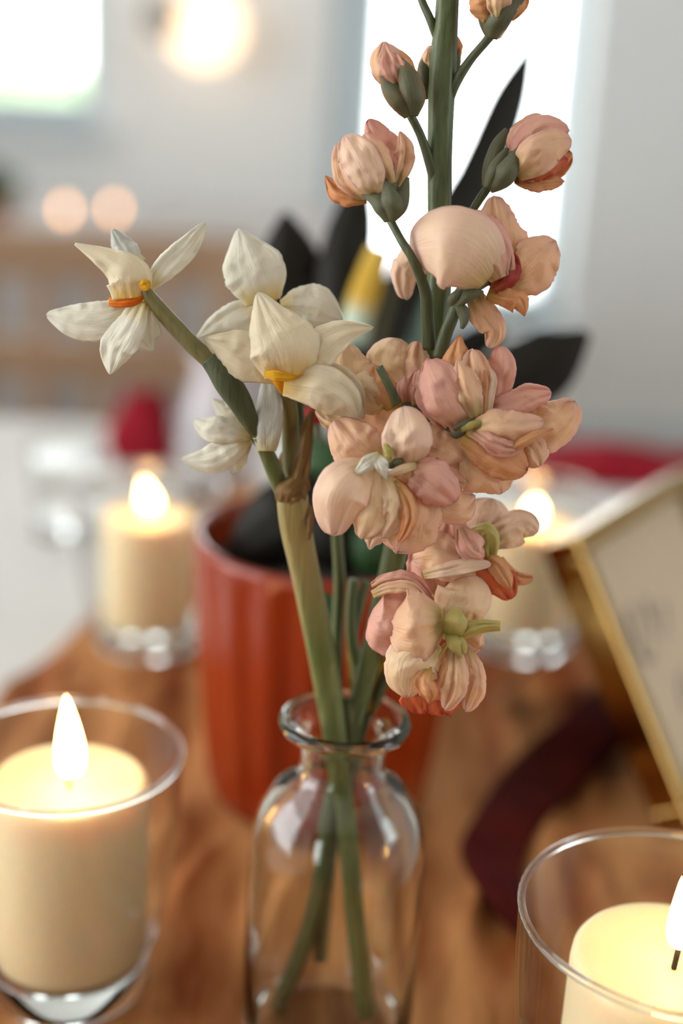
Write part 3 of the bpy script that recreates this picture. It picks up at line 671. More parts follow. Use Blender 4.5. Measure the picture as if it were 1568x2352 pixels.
floret(ST, 'floret', DS, [(1118, 432, 0, 11), (1140, 410, 0, 24), (1170, 385, 0, 34), (1200, 365, 0, 24)],
       [('peach', [(1180, 395, 5, 12), (1200, 330, 5, 34), (1225, 290, 4, 30), (1250, 270, 3, 10)]),
        ('orange', [(1185, 405, 2, 24), (1230, 380, 2, 46), (1270, 370, 2, 44), (1312, 352, 3, 20)]),
        ('pink', [(1180, 390, -1, 14), (1200, 335, -3, 34), (1245, 300, -4, 36), (1305, 300, 1, 22)], {'cup': .5}),
        ('orange', [(1182, 412, -2, 8), (1225, 420, -3, 18), (1260, 418, -2, 20), (1294, 418, 0, 8)], {'jag': .12}),
        ('deep', [(1190, 410, -4, 10), (1228, 396, -6, 22), (1268, 376, -5, 24), (1303, 366, -1, 10)]),
        ('peach', [(1186, 402, -6, 16), (1222, 368, -10, 40), (1265, 334, -9, 40), (1312, 322, -1, 20)], {'cup': .5, 'jag': .03})],
       [('sepal', [(1115, 428, 0, 8), (1126, 385, -1, 17), (1142, 335, -1, 15), (1163, 296, 1, 4)]), ('sepal', [(1124, 436, -3, 9), (1152, 408, -8, 25), (1174, 378, -9, 21), (1192, 338, -5, 3)]),
        ('sepal', [(1118, 432, -4, 8), (1135, 395, -7, 16), (1150, 365, -6, 12), (1165, 340, -4, 3)])])
# the big open floret at the height of the narcissus
floret(ST, 'floret', DS - .006, [(1048, 700, 0, 13), (1058, 680, -1, 18), (1085, 655, -1, 20), (1120, 640, 0, 14)],
       [('pale', [(992, 590, 14, 25), (955, 600, 14, 36), (928, 635, 14, 32), (932, 688, 15, 14)], {'jag': .12}),
        ('peach', [(1165, 610, 6, 16), (1155, 555, 6, 46), (1143, 505, 5, 42), (1134, 452, 5, 8)], {'jag': .12}),
        ('peach', [(1160, 650, 4, 25), (1205, 625, 4, 52), (1240, 590, 3, 54), (1274, 555, 4, 26)], {'cup': .5}),
        ('peach', [(1090, 680, 2, 18), (1110, 722, 1, 32), (1136, 760, 1, 28), (1122, 798, 2, 10)]),
        ('orange', [(1120, 672, 0, 14), (1160, 686, -2, 20), (1192, 694, -2, 24), (1204, 726, 0, 5)], {'jag': .12}),
        ('crimson', [(1130, 665, -1, 12), (1158, 640, -2, 28), (1172, 600, -1, 22), (1168, 570, 0, 6)]),
        ('pink', [(1165, 625, -3, 16), (1140, 560, -5, 34), (1105, 515, -5, 30), (1078, 490, -2, 10)], {'tilt': .4}),
        ('pink', [(1148, 640, -5, 20), (1125, 590, -8, 46), (1098, 545, -8, 44), (1068, 500, -4, 16)]),
        ('pale', [(1125, 640, -4, 46), (1075, 585, -12, 86), (1010, 562, -13, 86), (944, 572, -3, 44)], {'cup': .45, 'jag': .015, 'dome': 2.5, 'wr': .4, 'ruf': .5})],
       [('sepal', [(1046, 702, -3, 8), (1066, 684, -5, 14), (1090, 674, -5, 10), (1110, 672, -4, 3)]), ('sepal', [(1042, 705, -2, 8), (1040, 690, -4, 12), (1048, 676, -5, 8), (1060, 668, -4, 3)]), ('sepal', [(1048, 700, -3, 8), (1062, 715, -3, 14), (1066, 735, -3, 10), (1060, 755, -2, 3)])])
# the front cluster
floret(ST, 'floret', DS, [(990, 960, 3, 16), (960, 940, 1, 16), (925, 930, 0, 14)],
       [('peach', [(960, 1000, 9, 40), (900, 960, 9, 70), (840, 930, 9, 60), (780, 905, 9, 30)]), ('peach', [(960, 1040, 9, 40), (990, 960, 9, 60), (1010, 900, 9, 50), (1000, 850, 9, 20)]),
        ('straw', [(925, 935, 3, 25), (905, 870, 3, 50), (905, 820, 2, 60), (918, 779, 2, 40)], {'jag': .04}),
        ('straw', [(870, 935, 2, 25), (825, 885, 1, 54), (800, 845, 1, 52), (790, 790, 3, 26)]),
        ('peach', [(990, 900, 2, 20), (965, 860, 1, 34), (955, 820, 1, 30), (960, 785, 2, 10)]),
        ('straw', [(885, 930, -1, 22), (850, 905, -3, 44), (820, 885, -2, 36), (800, 880, 0, 12)]),
        ('orange', [(905, 935, -1, 16), (880, 900, -3, 30), (868, 870, -3, 28), (862, 840, -1, 8)]),
        ('pink', [(925, 925, -3, 6), (922, 890, -5, 11), (930, 865, -4, 7)]), ('pink', [(945, 935, -1, 10), (945, 900, -3, 22), (950, 870, -3, 16), (955, 850, -2, 5)])])
tube('pistil', [(912, 926, DS - .008, 11), (895, 890, DS - .010, 10), (870, 842, DS - .011, 9)], M['stem_dark'], ST, 10)
floret(ST, 'floret', DS - .006, [(1000, 1000, 8, 16), (1035, 985, 3, 15), (1062, 972, 0, 12)],
       [('pink', [(1115, 945, 2, 18), (1138, 890, 2, 32), (1150, 840, 2, 34), (1146, 795, 3, 24)], {'jag': .03}),
        ('orange', [(1045, 920, 1, 16), (1045, 860, 0, 34), (1050, 815, 0, 28), (1057, 768, 1, 5)]),
        ('peach', [(1095, 960, 0, 20), (1088, 905, -2, 40), (1090, 850, -2, 38), (1084, 802, 0, 14)], {'jag': .12}),
        ('pink', [(1030, 980, 0, 14), (995, 930, -1, 30), (972, 890, 0, 26), (962, 850, 1, 8)]),
        ('pink', [(1062, 985, -3, 22), (1040, 930, -8, 50), (1008, 870, -8, 50), (984, 824, -2, 14)], {'cup': .4}),
        ('peach', [(1092, 960, -5, 14), (1075, 905, -9, 30), (1062, 860, -8, 26), (1050, 825, -5, 6)]),
        ('pale', [(1120, 955, -3, 6), (1128, 905, -4, 8), (1134, 870, -4, 7), (1126, 845, -3, 4)], {'tilt': .6}),
        ('orange', [(1108, 955, -4, 5), (1112, 905, -5, 10), (1116, 870, -4, 7), (1112, 850, -3, 3)])],
       [('sepal', [(1040, 985, -4, 4), (1058, 976, -6, 7), (1072, 970, -7, 6), (1088, 964, -6, 3)])])
floret(ST, 'floret', DS - .006, [(1010, 1020, 8, 16), (1040, 998, 3, 15), (1068, 985, 0, 13)],
       [('peach', [(1185, 985, 3, 25), (1240, 985, 3, 52), (1285, 962, 3, 52), (1316, 922, 4, 14)], {'cup': .5}),
        ('pink', [(1105, 952, 0, 12), (1160, 932, 0, 26), (1218, 912, 0, 30), (1266, 902, 1, 14)]),
        ('peach', [(1190, 1000, 1, 30), (1222, 1040, 0, 36), (1238, 1070, 2, 16)], {'jag': .16}),
        ('peach', [(1070, 1030, 1, 25), (1105, 1072, 0, 56), (1135, 1105, 0, 48), (1148, 1132, 2, 12)], {'jag': .1}),
        ('orange', [(1065, 1002, -2, 18), (1112, 1030, -5, 44), (1160, 1056, -5, 50), (1208, 1082, -1, 20)], {'jag': .12}),
        ('peach', [(1072, 985, -4, 14), (1130, 985, -9, 38), (1190, 984, -8, 40), (1248, 972, -3, 18)]),
        ('pink', [(1085, 990, -6, 8), (1120, 1012, -10, 18), (1160, 1030, -9, 20), (1200, 1030, -6, 8)], {'tilt': .5}),
        ('deep', [(1112, 965, -4, 5), (1150, 968, -6, 9), (1180, 972, -6, 9), (1215, 960, -3, 4)], {'tilt': .4}),
        ('orange', [(1150, 1040, -6, 8), (1190, 1020, -9, 12), (1230, 1000, -8, 12), (1270, 985, -2, 5)], {'tilt': -.5})],
       [('lime', [(1060, 988, -6, 4), (1080, 978, -8, 8), (1100, 972, -8, 6), (1125, 972, -7, 3)])])
floret(ST, 'floret', DS - .010, [(960, 1050, 8, 16), (925, 1055, 4, 18), (895, 1062, 1, 15), (880, 1064, -2, 8)],
       [('peach', [(960, 1000, 6, 30), (1000, 1020, 5, 52), (1045, 1045, 5, 54), (1085, 1085, 6, 25)]),
        ('straw', [(800, 985, 5, 20), (765, 968, 5, 22), (740, 955, 6, 14), (724, 944, 7, 5)]),
        ('peach', [(965, 1085, 2, 25), (1010, 1125, 1, 52), (1050, 1158, 1, 46), (1088, 1140, 3, 15)], {'jag': .1}),
        ('peach', [(905, 1100, 1, 28), (935, 1155, -1, 76), (928, 1210, 0, 80), (912, 1268, 3, 40)], {'jag': .1}),
        ('peach', [(870, 1065, 0, 26), (830, 1035, -2, 54), (800, 1005, -2, 52), (768, 965, 1, 30)], {'jag': .04}),
        ('orange', [(905, 1080, -2, 14), (940, 1090, -4, 20), (975, 1075, -3, 20), (1010, 1055, 0, 8)]),
        ('pink', [(925, 1080, -3, 18), (972, 1095, -6, 44), (1010, 1120, -6, 48), (1045, 1152, -1, 22)]),
        ('pale', [(872, 1210, -2, 22), (858, 1235, -3, 22), (848, 1262, -1, 5)], {'jag': .16}),
        ('pale', [(932, 1068, -3, 28), (932, 1030, -8, 50), (934, 988, -9, 54), (926, 934, -4, 42)], {'cup': .45, 'jag': .03}),
        ('straw', [(850, 1075, -4, 16), (858, 1130, -7, 40), (850, 1185, -7, 46), (830, 1236, -3, 30)], {'cup': .45}),
        ('straw', [(882, 1090, -4, 10), (905, 1135, -8, 25), (906, 1185, -8, 27), (880, 1236, -4, 20)], {'tilt': -.5}),
        ('orange', [(905, 1105, -5, 8), (932, 1150, -8, 18), (935, 1200, -8, 20), (915, 1245, -4, 12)], {'tilt': .5}),
        ('pale', [(852, 1070, -5, 20), (806, 1105, -11, 54), (776, 1150, -11, 60), (764, 1230, -3, 36)], {'cup': .5, 'jag': .02, 'wr': .5}),
        ('white', [(870, 1042, -9, 5), (846, 1064, -12, 17), (815, 1089, -10, 7)], {'jag': .02}), ('white', [(866, 1046, -9, 6), (877, 1070, -12, 14), (887, 1100, -10, 4)], {'jag': .02}),
        ('lime', [(885, 1020, -7, 5), (892, 1040, -9, 11), (892, 1062, -8, 8)])],
       [('sepal', [(925, 1058, -5, 5), (908, 1062, -7, 8), (894, 1068, -7, 6), (884, 1078, -6, 3)]), ('straw', [(955, 1068, -6, 6), (930, 1076, -9, 10), (908, 1084, -9, 8), (888, 1090, -7, 3)])])
settle(ST)

S2 = empty('stock_flower', P(745, 2190, BD(2190) + .006), 'short peach stock stem whose blooms hang low beside the bottle neck', 'flower', 'stock flowers in the bottle')
tube('stem', [(735, 2200, BD(2200) + .012, 17), (748, 2050, BD(2050) + .010, 17), (765, 1900, BD(1900) + .009, 17), (795, 1790, BD(1790) + .007, 17), (828, 1690, .4925, 16), (862, 1610, .488, 14), (892, 1545, .480, 13), (930, 1480, .466, 13), (985, 1430, .450, 13), (1030, 1440, .438, 14)], M['stem_dark'], S2, 14, 0.05, 5)
tube('side_stem', [(935, 1475, .4645, 12), (985, 1380, .458, 11), (1030, 1310, .450, 11), (1075, 1270, .442, 12)], M['stem_dark'], S2, 12)
D2 = 0.434
floret(S2, 'floret', D2, [(1050, 1290, 6, 14), (1080, 1262, 3, 16), (1105, 1250, 1, 18), (1120, 1240, 0, 10)],
       [('pale', [(1098, 1245, 6, 20), (1105, 1205, 6, 46), (1122, 1170, 6, 50), (1130, 1146, 7, 28)], {'jag': .03}),
        ('pale', [(1128, 1242, 3, 22), (1170, 1218, 3, 38), (1205, 1206, 3, 34), (1234, 1222, 4, 16)], {'jag': .02}),
        ('pink', [(1010, 1375, 4, 15), (985, 1335, 3, 36), (966, 1295, 3, 34), (965, 1255, 4, 12)]),
        ('orange', [(1145, 1285, 3, 10), (1170, 1318, 3, 14), (1196, 1330, 3, 14), (1224, 1327, 4, 12)], {'jag': .02}),
        ('deep', [(1100, 1288, 1, 18), (1130, 1318, 0, 34), (1156, 1345, 0, 34), (1174, 1376, 2, 16)]),
        ('orange', [(1110, 1280, -1, 12), (1140, 1300, -3, 20), (1160, 1330, -3, 18), (1172, 1355, -1, 7)]),
        ('lime', [(1120, 1278, -1, 18), (1118, 1245, -4, 26), (1112, 1222, -4, 24), (1080, 1218, -1, 7)], {'jag': .03}),
        ('pink', [(1058, 1270, -1, 12), (1042, 1238, -2, 32), (1030, 1208, -1, 42), (1036, 1180, 1, 38)]),
        ('peach', [(1095, 1298, -3, 22), (1040, 1286, -6, 44), (990, 1276, -5, 52), (950, 1285, 0, 38)], {'cup': .5}),
        ('pink', [(1058, 1212, -5, 10), (1074, 1244, -9, 29), (1094, 1270, -9, 28), (1112, 1276, -5, 14)], {'jag': .02}),
        ('pale', [(972, 1320, -6, 9), (1020, 1310, -10, 15), (1070, 1299, -10, 17), (1127, 1296, -6, 13)], {'tilt': -.6, 'jag': .03})])
floret(S2, 'floret', D2 - .006, [(1020, 1455, 6, 14), (1035, 1445, 2, 22), (1045, 1432, 0, 24), (1052, 1418, 0, 12)],
       [('straw', [(1038, 1435, 3, 30), (1052, 1395, 1, 54), (1068, 1360, 1, 60), (1062, 1322, 4, 36)], {'jag': .03}),
        ('peach', [(1050, 1462, 3, 16), (1080, 1470, 2, 30), (1096, 1480, 3, 26), (1106, 1486, 4, 10)]),
        ('pink', [(855, 1350, 2, 10), (890, 1334, 0, 16), (940, 1332, 0, 18), (990, 1372, 3, 12)], {'jag': .1, 'tilt': .4}),
        ('pink', [(965, 1432, 0, 40), (912, 1428, -3, 66), (874, 1428, -3, 70), (848, 1420, 1, 46)], {'jag': .05}),
        ('peach', [(855, 1366, -2, 8), (895, 1350, -4, 12), (945, 1352, -4, 14), (988, 1388, -1, 9)], {'jag': .1, 'tilt': -.5}),
        ('peach', [(1060, 1490, 2, 14), (1082, 1532, 0, 24), (1086, 1580, 0, 30), (1070, 1634, 2, 18)]),
        ('deep', [(1020, 1580, 2, 28), (1020, 1612, 1, 48), (1030, 1640, 2, 28)], {'jag': .16}), ('deep', [(955, 1565, 1, 25), (958, 1598, 0, 40), (975, 1636, 2, 20)], {'jag': .2}),
        ('orange', [(1035, 1480, -2, 14), (1020, 1525, -4, 32), (1010, 1565, -4, 34), (1000, 1608, -1, 18)]),
        ('peach', [(1045, 1490, -3, 12), (1046, 1540, -6, 25), (1040, 1590, -6, 29), (1022, 1630, -2, 15)]),
        ('straw', [(1008, 1480, -3, 20), (965, 1508, -7, 58), (940, 1548, -7, 57), (936, 1600, -2, 26)], {'jag': .1}),
        ('orange', [(985, 1530, -6, 10), (975, 1565, -9, 20), (985, 1595, -8, 18), (985, 1615, -5, 7)], {'jag': .1}),
        ('peach', [(1016, 1425, -4, 28), (972, 1432, -10, 72), (935, 1438, -10, 78), (898, 1432, -3, 46)], {'cup': .5, 'jag': .03}),
        ('lime', [(1045, 1458, -4, 16), (1080, 1444, -6, 17), (1112, 1438, -6, 14), (1149, 1438, -5, 9)], {'rnd': 0, 'cup': 1.2, 'jag': .03})],
       [('lime', [(1030, 1460, -5, 14), (1044, 1436, -8, 28), (1046, 1415, -8, 22), (1050, 1395, -5, 5)]), ('lime', [(1032, 1452, -5, 10), (1042, 1478, -8, 15), (1052, 1495, -7, 9), (1058, 1510, -5, 3)]), ('lime', [(1045, 1460, -5, 8), (1060, 1480, -7, 11), (1066, 1500, -6, 4)])], 'lime')
settle(S2)

# ---------------------------------------------------------------- narcissus
NA = empty('narcissus', P(830, 2300, BD(2300) - .004), 'cream narcissus stem with four flowers and a papery brown sheath', 'flower')
tube('scape', [(842, 2332, BD(2330) - .006, 24), (818, 2130, BD(2130) - .005, 23), (804, 1980, BD(1980) - .004, 23), (789, 1850, BD(1850) - .003, 24), (777, 1755, .4855, 25), (768, 1690, .4815, 27), (755, 1600, .4760, 31), (738, 1500, .470, 33), (717, 1390, .463, 34)], M['scape'], NA, 22, 0.03, 3)
tube('sheath', [(741, 1515, .4708, 33.6), (719, 1402, .4635, 35), (700, 1310, .458, 35), (685, 1240, .454, 37), (677, 1190, .450, 39), (672, 1150, .447, 38), (672, 1132, .446, 35)], M['scape_dry'], NA, 22, 0.05, 4, cap=False)['label'] = 'straw-coloured dry sheath round the stem top'
DN = 0.428
SPK = dict(thick=PET, jag=.08, wr=1.6, ruf=1.3, rnd=0)
for mt, pts, kw in [('papery', [(668, 1160, -3, 34), (684, 1105, -5, 24), (698, 1045, -5, 17), (706, 985, -4, 14), (716, 942, -2, 4)], {}), ('papery', [(655, 1155, -4, 20), (660, 1135, -6, 30), (690, 1110, -5, 22), (706, 1130, -3, 10)], {}), ('papery', [(655, 1125, 3, 4), (646, 1085, 4, 9), (648, 1060, 4, 11), (660, 1025, 5, 4)], {}), ('golden', [(662, 1140, -1, 3), (652, 1100, 0, 4), (642, 1075, 0, 3)], {}), ('papery', [(702, 1150, 0, 10), (712, 1190, -1, 9), (708, 1240, 0, 4)], {})]:
    petal('spathe', pts, M[mt], NA, .446, **{**SPK, **kw})
tube('pedicel', [(672, 1150, .448, 17), (652, 1135, .446, 19), (634, 1095, .443, 19), (614, 1045, .440, 18), (592, 1000, .436, 14)], M['scape'], NA, 14, .03, 3)
tube('pedicel', [(680, 1150, .452, 19), (670, 1090, .450, 21), (667, 1010, .446, 20), (664, 940, .440, 19), (655, 880, .433, 16)], M['scape_top'], NA, 14, .03, 3)
tube('pedicel', [(690, 1150, .456, 12), (686, 1060, .455, 11), (690, 980, .453, 11), (680, 900, .449, 11), (640, 760, .441, 11)], M['stem_dark'], NA, 12)
def narc(D, core, cmat, petals):
    c = tube('flower_head', [(x, y, D + d / 1000, r) for x, y, d, r in core], M[cmat], NA, 16, .04, 3)
    for nm, mt, pts, *kw in petals:
        k = dict(thick=PET, ruf=1.5, wr=0.9, jag=.05, cup=.35); k.update(kw[0] if kw else {})
        petal(nm, pts, M[mt], c, D, **k)
    return c
NH = narc(DN, [(592, 1000, 8, 13), (575, 970, 6, 18), (552, 925, 4, 22), (520, 880, 2, 26), (486, 832, 1, 21), (440, 790, 0, 20), (385, 730, -1, 19), (340, 675, -3, 14), (331, 660, -4, 8)], 'scape_top',
     [('tepal', 'grey_white', [(305, 610, 6, 30), (290, 580, 6, 30), (275, 555, 6, 22), (258, 526, 6, 9)], {'jag': .1}),
      ('tepal', 'white', [(338, 662, -1, 12), (380, 615, -2, 27), (430, 568, -1, 27), (471, 513, 1, 14)], {'tilt': .4}),
      ('tepal', 'white', [(312, 712, 2, 34), (245, 735, 0, 46), (175, 738, 1, 42), (107, 722, 4, 16)], {'cup': .4}),
      ('corona', 'corona', [(250, 693, 0, 10), (280, 694, -2, 12), (312, 688, -3, 11), (338, 672, -3, 4)], {'rnd': 0, 'cup': .8, 'jag': .05}),
      ('tepal', 'white', [(334, 690, 0, 16), (336, 740, -1, 30), (336, 780, 0, 34), (354, 806, 2, 6)]),
      ('tepal', 'white', [(326, 692, -2, 18), (298, 752, -4, 36), (266, 806, -3, 40), (252, 860, 0, 10)], {'tilt': .3}),
      ('tepal', 'ivory', [(300, 685, -4, 42), (292, 632, -6, 52), (246, 596, -4, 28), (172, 560, 0, 3)], {'rnd': 0, 'cup': .45}),
      ('corona', 'corona_yellow', [(322, 660, -6, 8), (333, 655, -7, 13), (345, 648, -6, 8)], {'jag': 0})])
tube('ovary', [(588, 994, DN + .0075, 14), (572, 965, DN + .0055, 21), (550, 922, DN + .0037, 28), (522, 880, DN + .002, 31), (496, 845, DN + .001, 25), (478, 824, DN + .0005, 21)], M['stem_dark'], NH, 16, .04, 3)
narc(DN + .010, [(640, 762, 3, 11), (632, 740, 2, 12), (625, 715, 1, 14), (620, 700, 0, 8)], 'scape_top',
     [('tepal', 'white', [(602, 702, 4, 20), (550, 730, 3, 40), (500, 752, 3, 32), (450, 776, 5, 6)]),
      ('tepal', 'white', [(645, 705, 3, 14), (690, 700, 2, 42), (735, 708, 2, 48), (788, 738, 5, 12)], {'jag': .07}),
      ('tepal', 'grey_white', [(668, 735, 6, 10), (695, 755, 6, 22), (714, 775, 7, 8)]),
      ('corona', 'corona', [(630, 690, 0, 5), (636, 675, 0, 6), (638, 660, 0, 4)], {'jag': 0}),
      ('tepal', 'white', [(604, 695, -1, 40), (590, 640, -4, 68), (570, 590, -3, 64), (547, 526, 1, 14)], {'cup': .4})])
narc(DN - .004, [(655, 895, 7, 15), (648, 880, 3, 18), (640, 866, 0, 17), (634, 858, -2, 9)], 'corona_yellow',
     [('tepal', 'ivory', [(645, 865, 3, 22), (592, 830, 1, 52), (530, 803, 1, 50), (466, 776, 4, 10)], {'cup': .4}),
      ('tepal', 'ivory', [(690, 862, 0, 16), (752, 872, -2, 40), (800, 905, -2, 40), (835, 962, 1, 12)]),
      ('tepal', 'ivory', [(690, 850, -1, 26), (732, 802, -4, 44), (790, 764, -3, 30), (857, 752, 2, 9)], {'tilt': -.3}),
      ('tepal', 'ivory', [(652, 880, -3, 28), (728, 888, -7, 50), (788, 918, -6, 46), (822, 962, -2, 18)], {'cup': .45}),
      ('tepal', 'ivory', [(660, 866, -5, 52), (652, 800, -9, 80), (622, 740, -8, 56), (592, 672, -2, 18)], {'cup': .4}),
      ('corona', 'corona_yellow', [(606, 858, -6, 6), (630, 862, -8, 12), (655, 866, -8, 10), (685, 866, -6, 5)], {'jag': .03})])
narc(DN + .010, [(604, 1030, 6, 12), (592, 1015, 4, 11), (582, 1003, 1, 10), (576, 996, 0, 6)], 'scape',
     [('tepal', 'white', [(575, 965, 4, 20), (545, 945, 3, 28), (512, 938, 3, 24), (488, 916, 5, 4)], {'jag': .07}),
      ('tepal', 'white', [(590, 985, 4, 8), (594, 955, 4, 18), (570, 925, 5, 10)]),
      ('corona', 'corona_yellow', [(583, 966, 0, 6), (592, 956, -1, 9), (602, 944, 0, 6)], {'jag': 0}),
      ('tepal', 'white', [(572, 1012, 3, 10), (550, 1040, 2, 22), (540, 1066, 3, 22), (531, 1087, 4, 8)]),
      ('tepal', 'white', [(572, 1008, 1, 12), (528, 1034, -1, 32), (478, 1056, 0, 32), (417, 1056, 3, 12)]),
      ('tepal', 'white', [(578, 1002, 0, 10), (530, 992, -2, 27), (482, 985, -2, 30), (446, 966, 2, 12)], {'cup': .5}),
      ('tepal', 'grey_white', [(612, 1036, -2, 22), (612, 985, -5, 33), (620, 930, -4, 31), (616, 868, 0, 26)], {'cup': .4})])
settle(NA)

# ---------------------------------------------------------------- bare stems and leaves in the bottle
def bare(name, pts, material, label, sides=12):
    r = empty(name, P(*pts[-1][:3]), label, 'stem'); tube('stem', pts, M[material], r, sides, .04, 3); return r
r = bare('cut_stem', [(768, 1110, .466, 11), (774, 1240, .472, 13), (779, 1340, .4785, 14), (772, 1500, .486, 14), (776, 1620, .491, 13), (792, 1720, .4955, 12), (770, 1850, BD(1850) + .013, 12), (742, 1960, BD(1960) + .016, 12)], 'stem', 'slim green stem standing between the narcissus stem and the peach blooms')
petal('leaf', [(776, 1480, 1, 4), (758, 1440, 4, 26), (752, 1400, 5, 34), (742, 1360, 6, 6)], M['leaf_green'], r, .486, thick=.0003, rnd=0); settle(r)
r = bare('cut_stem', [(812, 1330, .474, 13), (806, 1400, .476, 13), (808, 1470, .479, 14), (822, 1540, .4830, 16), (826, 1610, .487, 15), (818, 1700, .492, 13), (796, 1830, BD(1830) + .014, 12)], 'stem', 'forked green stem cut off short right of the slim stem')
tube('side_stem', [(842, 1335, .476, 9), (828, 1380, .477, 11), (814, 1440, .479, 10), (810, 1480, .480, 9)], M['stem'], r, 10); settle(r)
r = bare('cut_stem', [(797, 1604, .4805, 12), (800, 1650, .4815, 13), (803, 1700, .4855, 12), (806, 1790, BD(1790) + .0005, 10)], 'stem_dark', 'dark green stub cut off just above the bottle mouth'); settle(r)
lf = petal('dry_leaf', [(850, 1640, 0, 8), (862, 1580, -2, 18), (878, 1530, -4, 22), (898, 1480, -6, 6)], M['golden'], None, .487, thick=.0003, rnd=0, wr=1.6); tag(lf, 'golden dry leaf standing behind the lowest peach bloom', 'leaf')
lf = petal('dry_leaf', [(812, 1610, 0, 4), (808, 1560, 0, 7), (803, 1500, 0, 6), (798, 1465, 0, 3)], M['golden'], None, .4905, thick=.0003, rnd=0); tag(lf, 'thin golden strip of dry leaf between the green stems', 'leaf')
r = empty('red_flower', P(735, 1020, .476), 'small red bloom peeping out behind the narcissus and peach blooms', 'flower')
c = tube('stem', [(735, 1020, .476, 5), (730, 985, .475, 6), (718, 960, .474, 9)], M['stem_dark'], r, 8)
for pts in ([(718, 975, 0, 8), (705, 955, -2, 16), (698, 935, 0, 6)], [(722, 972, 1, 8), (730, 950, 0, 16), (728, 925, 2, 6)], [(720, 975, -2, 8), (716, 950, -4, 14), (714, 928, -1, 5)]):
    petal('petal', pts, M['red_bloom'], r, .472, thick=PET)
settle(r)

# ---------------------------------------------------------------- far end of the near table
def solid(bm_fn, name, material, parent=None, smooth=True):
    bm = bmesh.new(); bm_fn(bm); return from_bm(name, bm, material, parent, smooth)
def small_glass(px, py, R, h, label):
    c = G(px, py); c = Vector((c.x, c.y, T + .0008))
    e = empty('drinking_glass', c, label, 'glass', 'drinking glasses at the far end')
    solid(lambda b: lathe(b, [(R * .82, .009), (R * .86, .02), (R * .93, h * .5), (R, h), (R - .0014, h), (R * .93 - .0014, h * .5), (R * .84 - .001, .02)], 40, c), 'glass_wall', M['glass_wall'], e)
    solid(lambda b: lathe(b, [(0, 0), (R * .8, 0), (R * .83, .003), (R * .82, .009), (0, .009)], 40, c), 'base', M['glass_solid'], e)
    solid(lambda b: lathe(b, [(0, h * .78), (R * .97 - .002, h * .78), (R * .86 - .002, .012), (0, .012)], 40, c), 'water', M['glass_wall'], e, False)
    settle(e)
small_glass(150, 1225, .026, .072, 'blurred clear glass on the white cloth at the far left')
small_glass(470, 1160, .026, .066, 'blurred clear glass behind the left rear candle and the narcissus')
def napkin(px, py, h, w_, label, rz=0):
    c = G(px, py); bm = bmesh.new(); n = 22; rings = []
    for i in range(15):
        q = i / 14; r = w_ * (1 - .2 * q) * (.9 + .25 * math.sin(q * 5)); ring = []
        for k in range(n):
            a = 2 * math.pi * k / n
            rr = r * (1 + .22 * math.sin(a * 5 + q * 2) * (.4 + q)); ring.append(bm.verts.new((c.x + rr * math.cos(a), c.y + .6 * rr * math.sin(a), T + .001 + h * q * (1 + .1 * math.sin(3 * a)))))
        rings.append(ring)
    for A, B_ in zip(rings, rings[1:]):
        for k in range(n): bm.faces.new((A[k], A[(k + 1) % n], B_[(k + 1) % n], B_[k]))
    bm.faces.new(rings[-1]); bm.faces.new(rings[0])
    return tag(from_bm('napkin', bm, M['burgundy']), label, 'napkin', 'burgundy napkins')
napkin(330, 1068, .060, .029, 'burgundy cloth napkin folded upright at the far left')
bm = bmesh.new(); c = G(1470, 1085); grid = []
for i in range(25):
    row = []
    for j in range(17):
        u, v = i / 24 - .5, j / 16 - .5
        z = T + .002 + .034 * max(0, 1 - (2 * abs(v)) ** 3) * (.6 + .5 * noise.noise(Vector((u * 4, v * 3, 8)))) * max(0, 1 - (2 * abs(u)) ** 4)
        row.append(bm.verts.new((c.x + u * .22, c.y + v * .11, z)))
    grid.append(row)
for i in range(24):
    for j in range(16): bm.faces.new((grid[i][j], grid[i + 1][j], grid[i + 1][j + 1], grid[i][j + 1]))
o = from_bm('napkin', bm, M['burgundy']); s = o.modifiers.new('thickness', 'SOLIDIFY'); s.thickness = .0015
tag(o, 'burgundy cloth napkin lying crumpled behind the gold frame', 'napkin', 'burgundy napkins')
# pale jug
c = G(500, 1120); c = Vector((c.x, c.y, T + .0008))
e = empty('ceramic_jug', c, 'pale mauve ceramic jug behind the narcissus', 'jug')
solid(lambda b: lathe(b, [(0, 0), (.022, 0), (.029, .006), (.031, .03), (.028, .06), (.021, .085), (.019, .098), (.022, .108), (.020, .108), (.017, .098), (.017, .085)], 48, c), 'body', M['mauve'], e)
bm = bmesh.new(); prev = None
for i in range(13):
    a = math.pi * (i / 12 - .5); q = c + Vector((.023 + .020 * math.cos(a), 0, .062 + .030 * math.sin(a)))
    if prev: bar(bm, prev, q, .005, .005, Vector((0, 1, 0)))
    prev = q
from_bm('handle', bm, M['mauve'], e); settle(e)

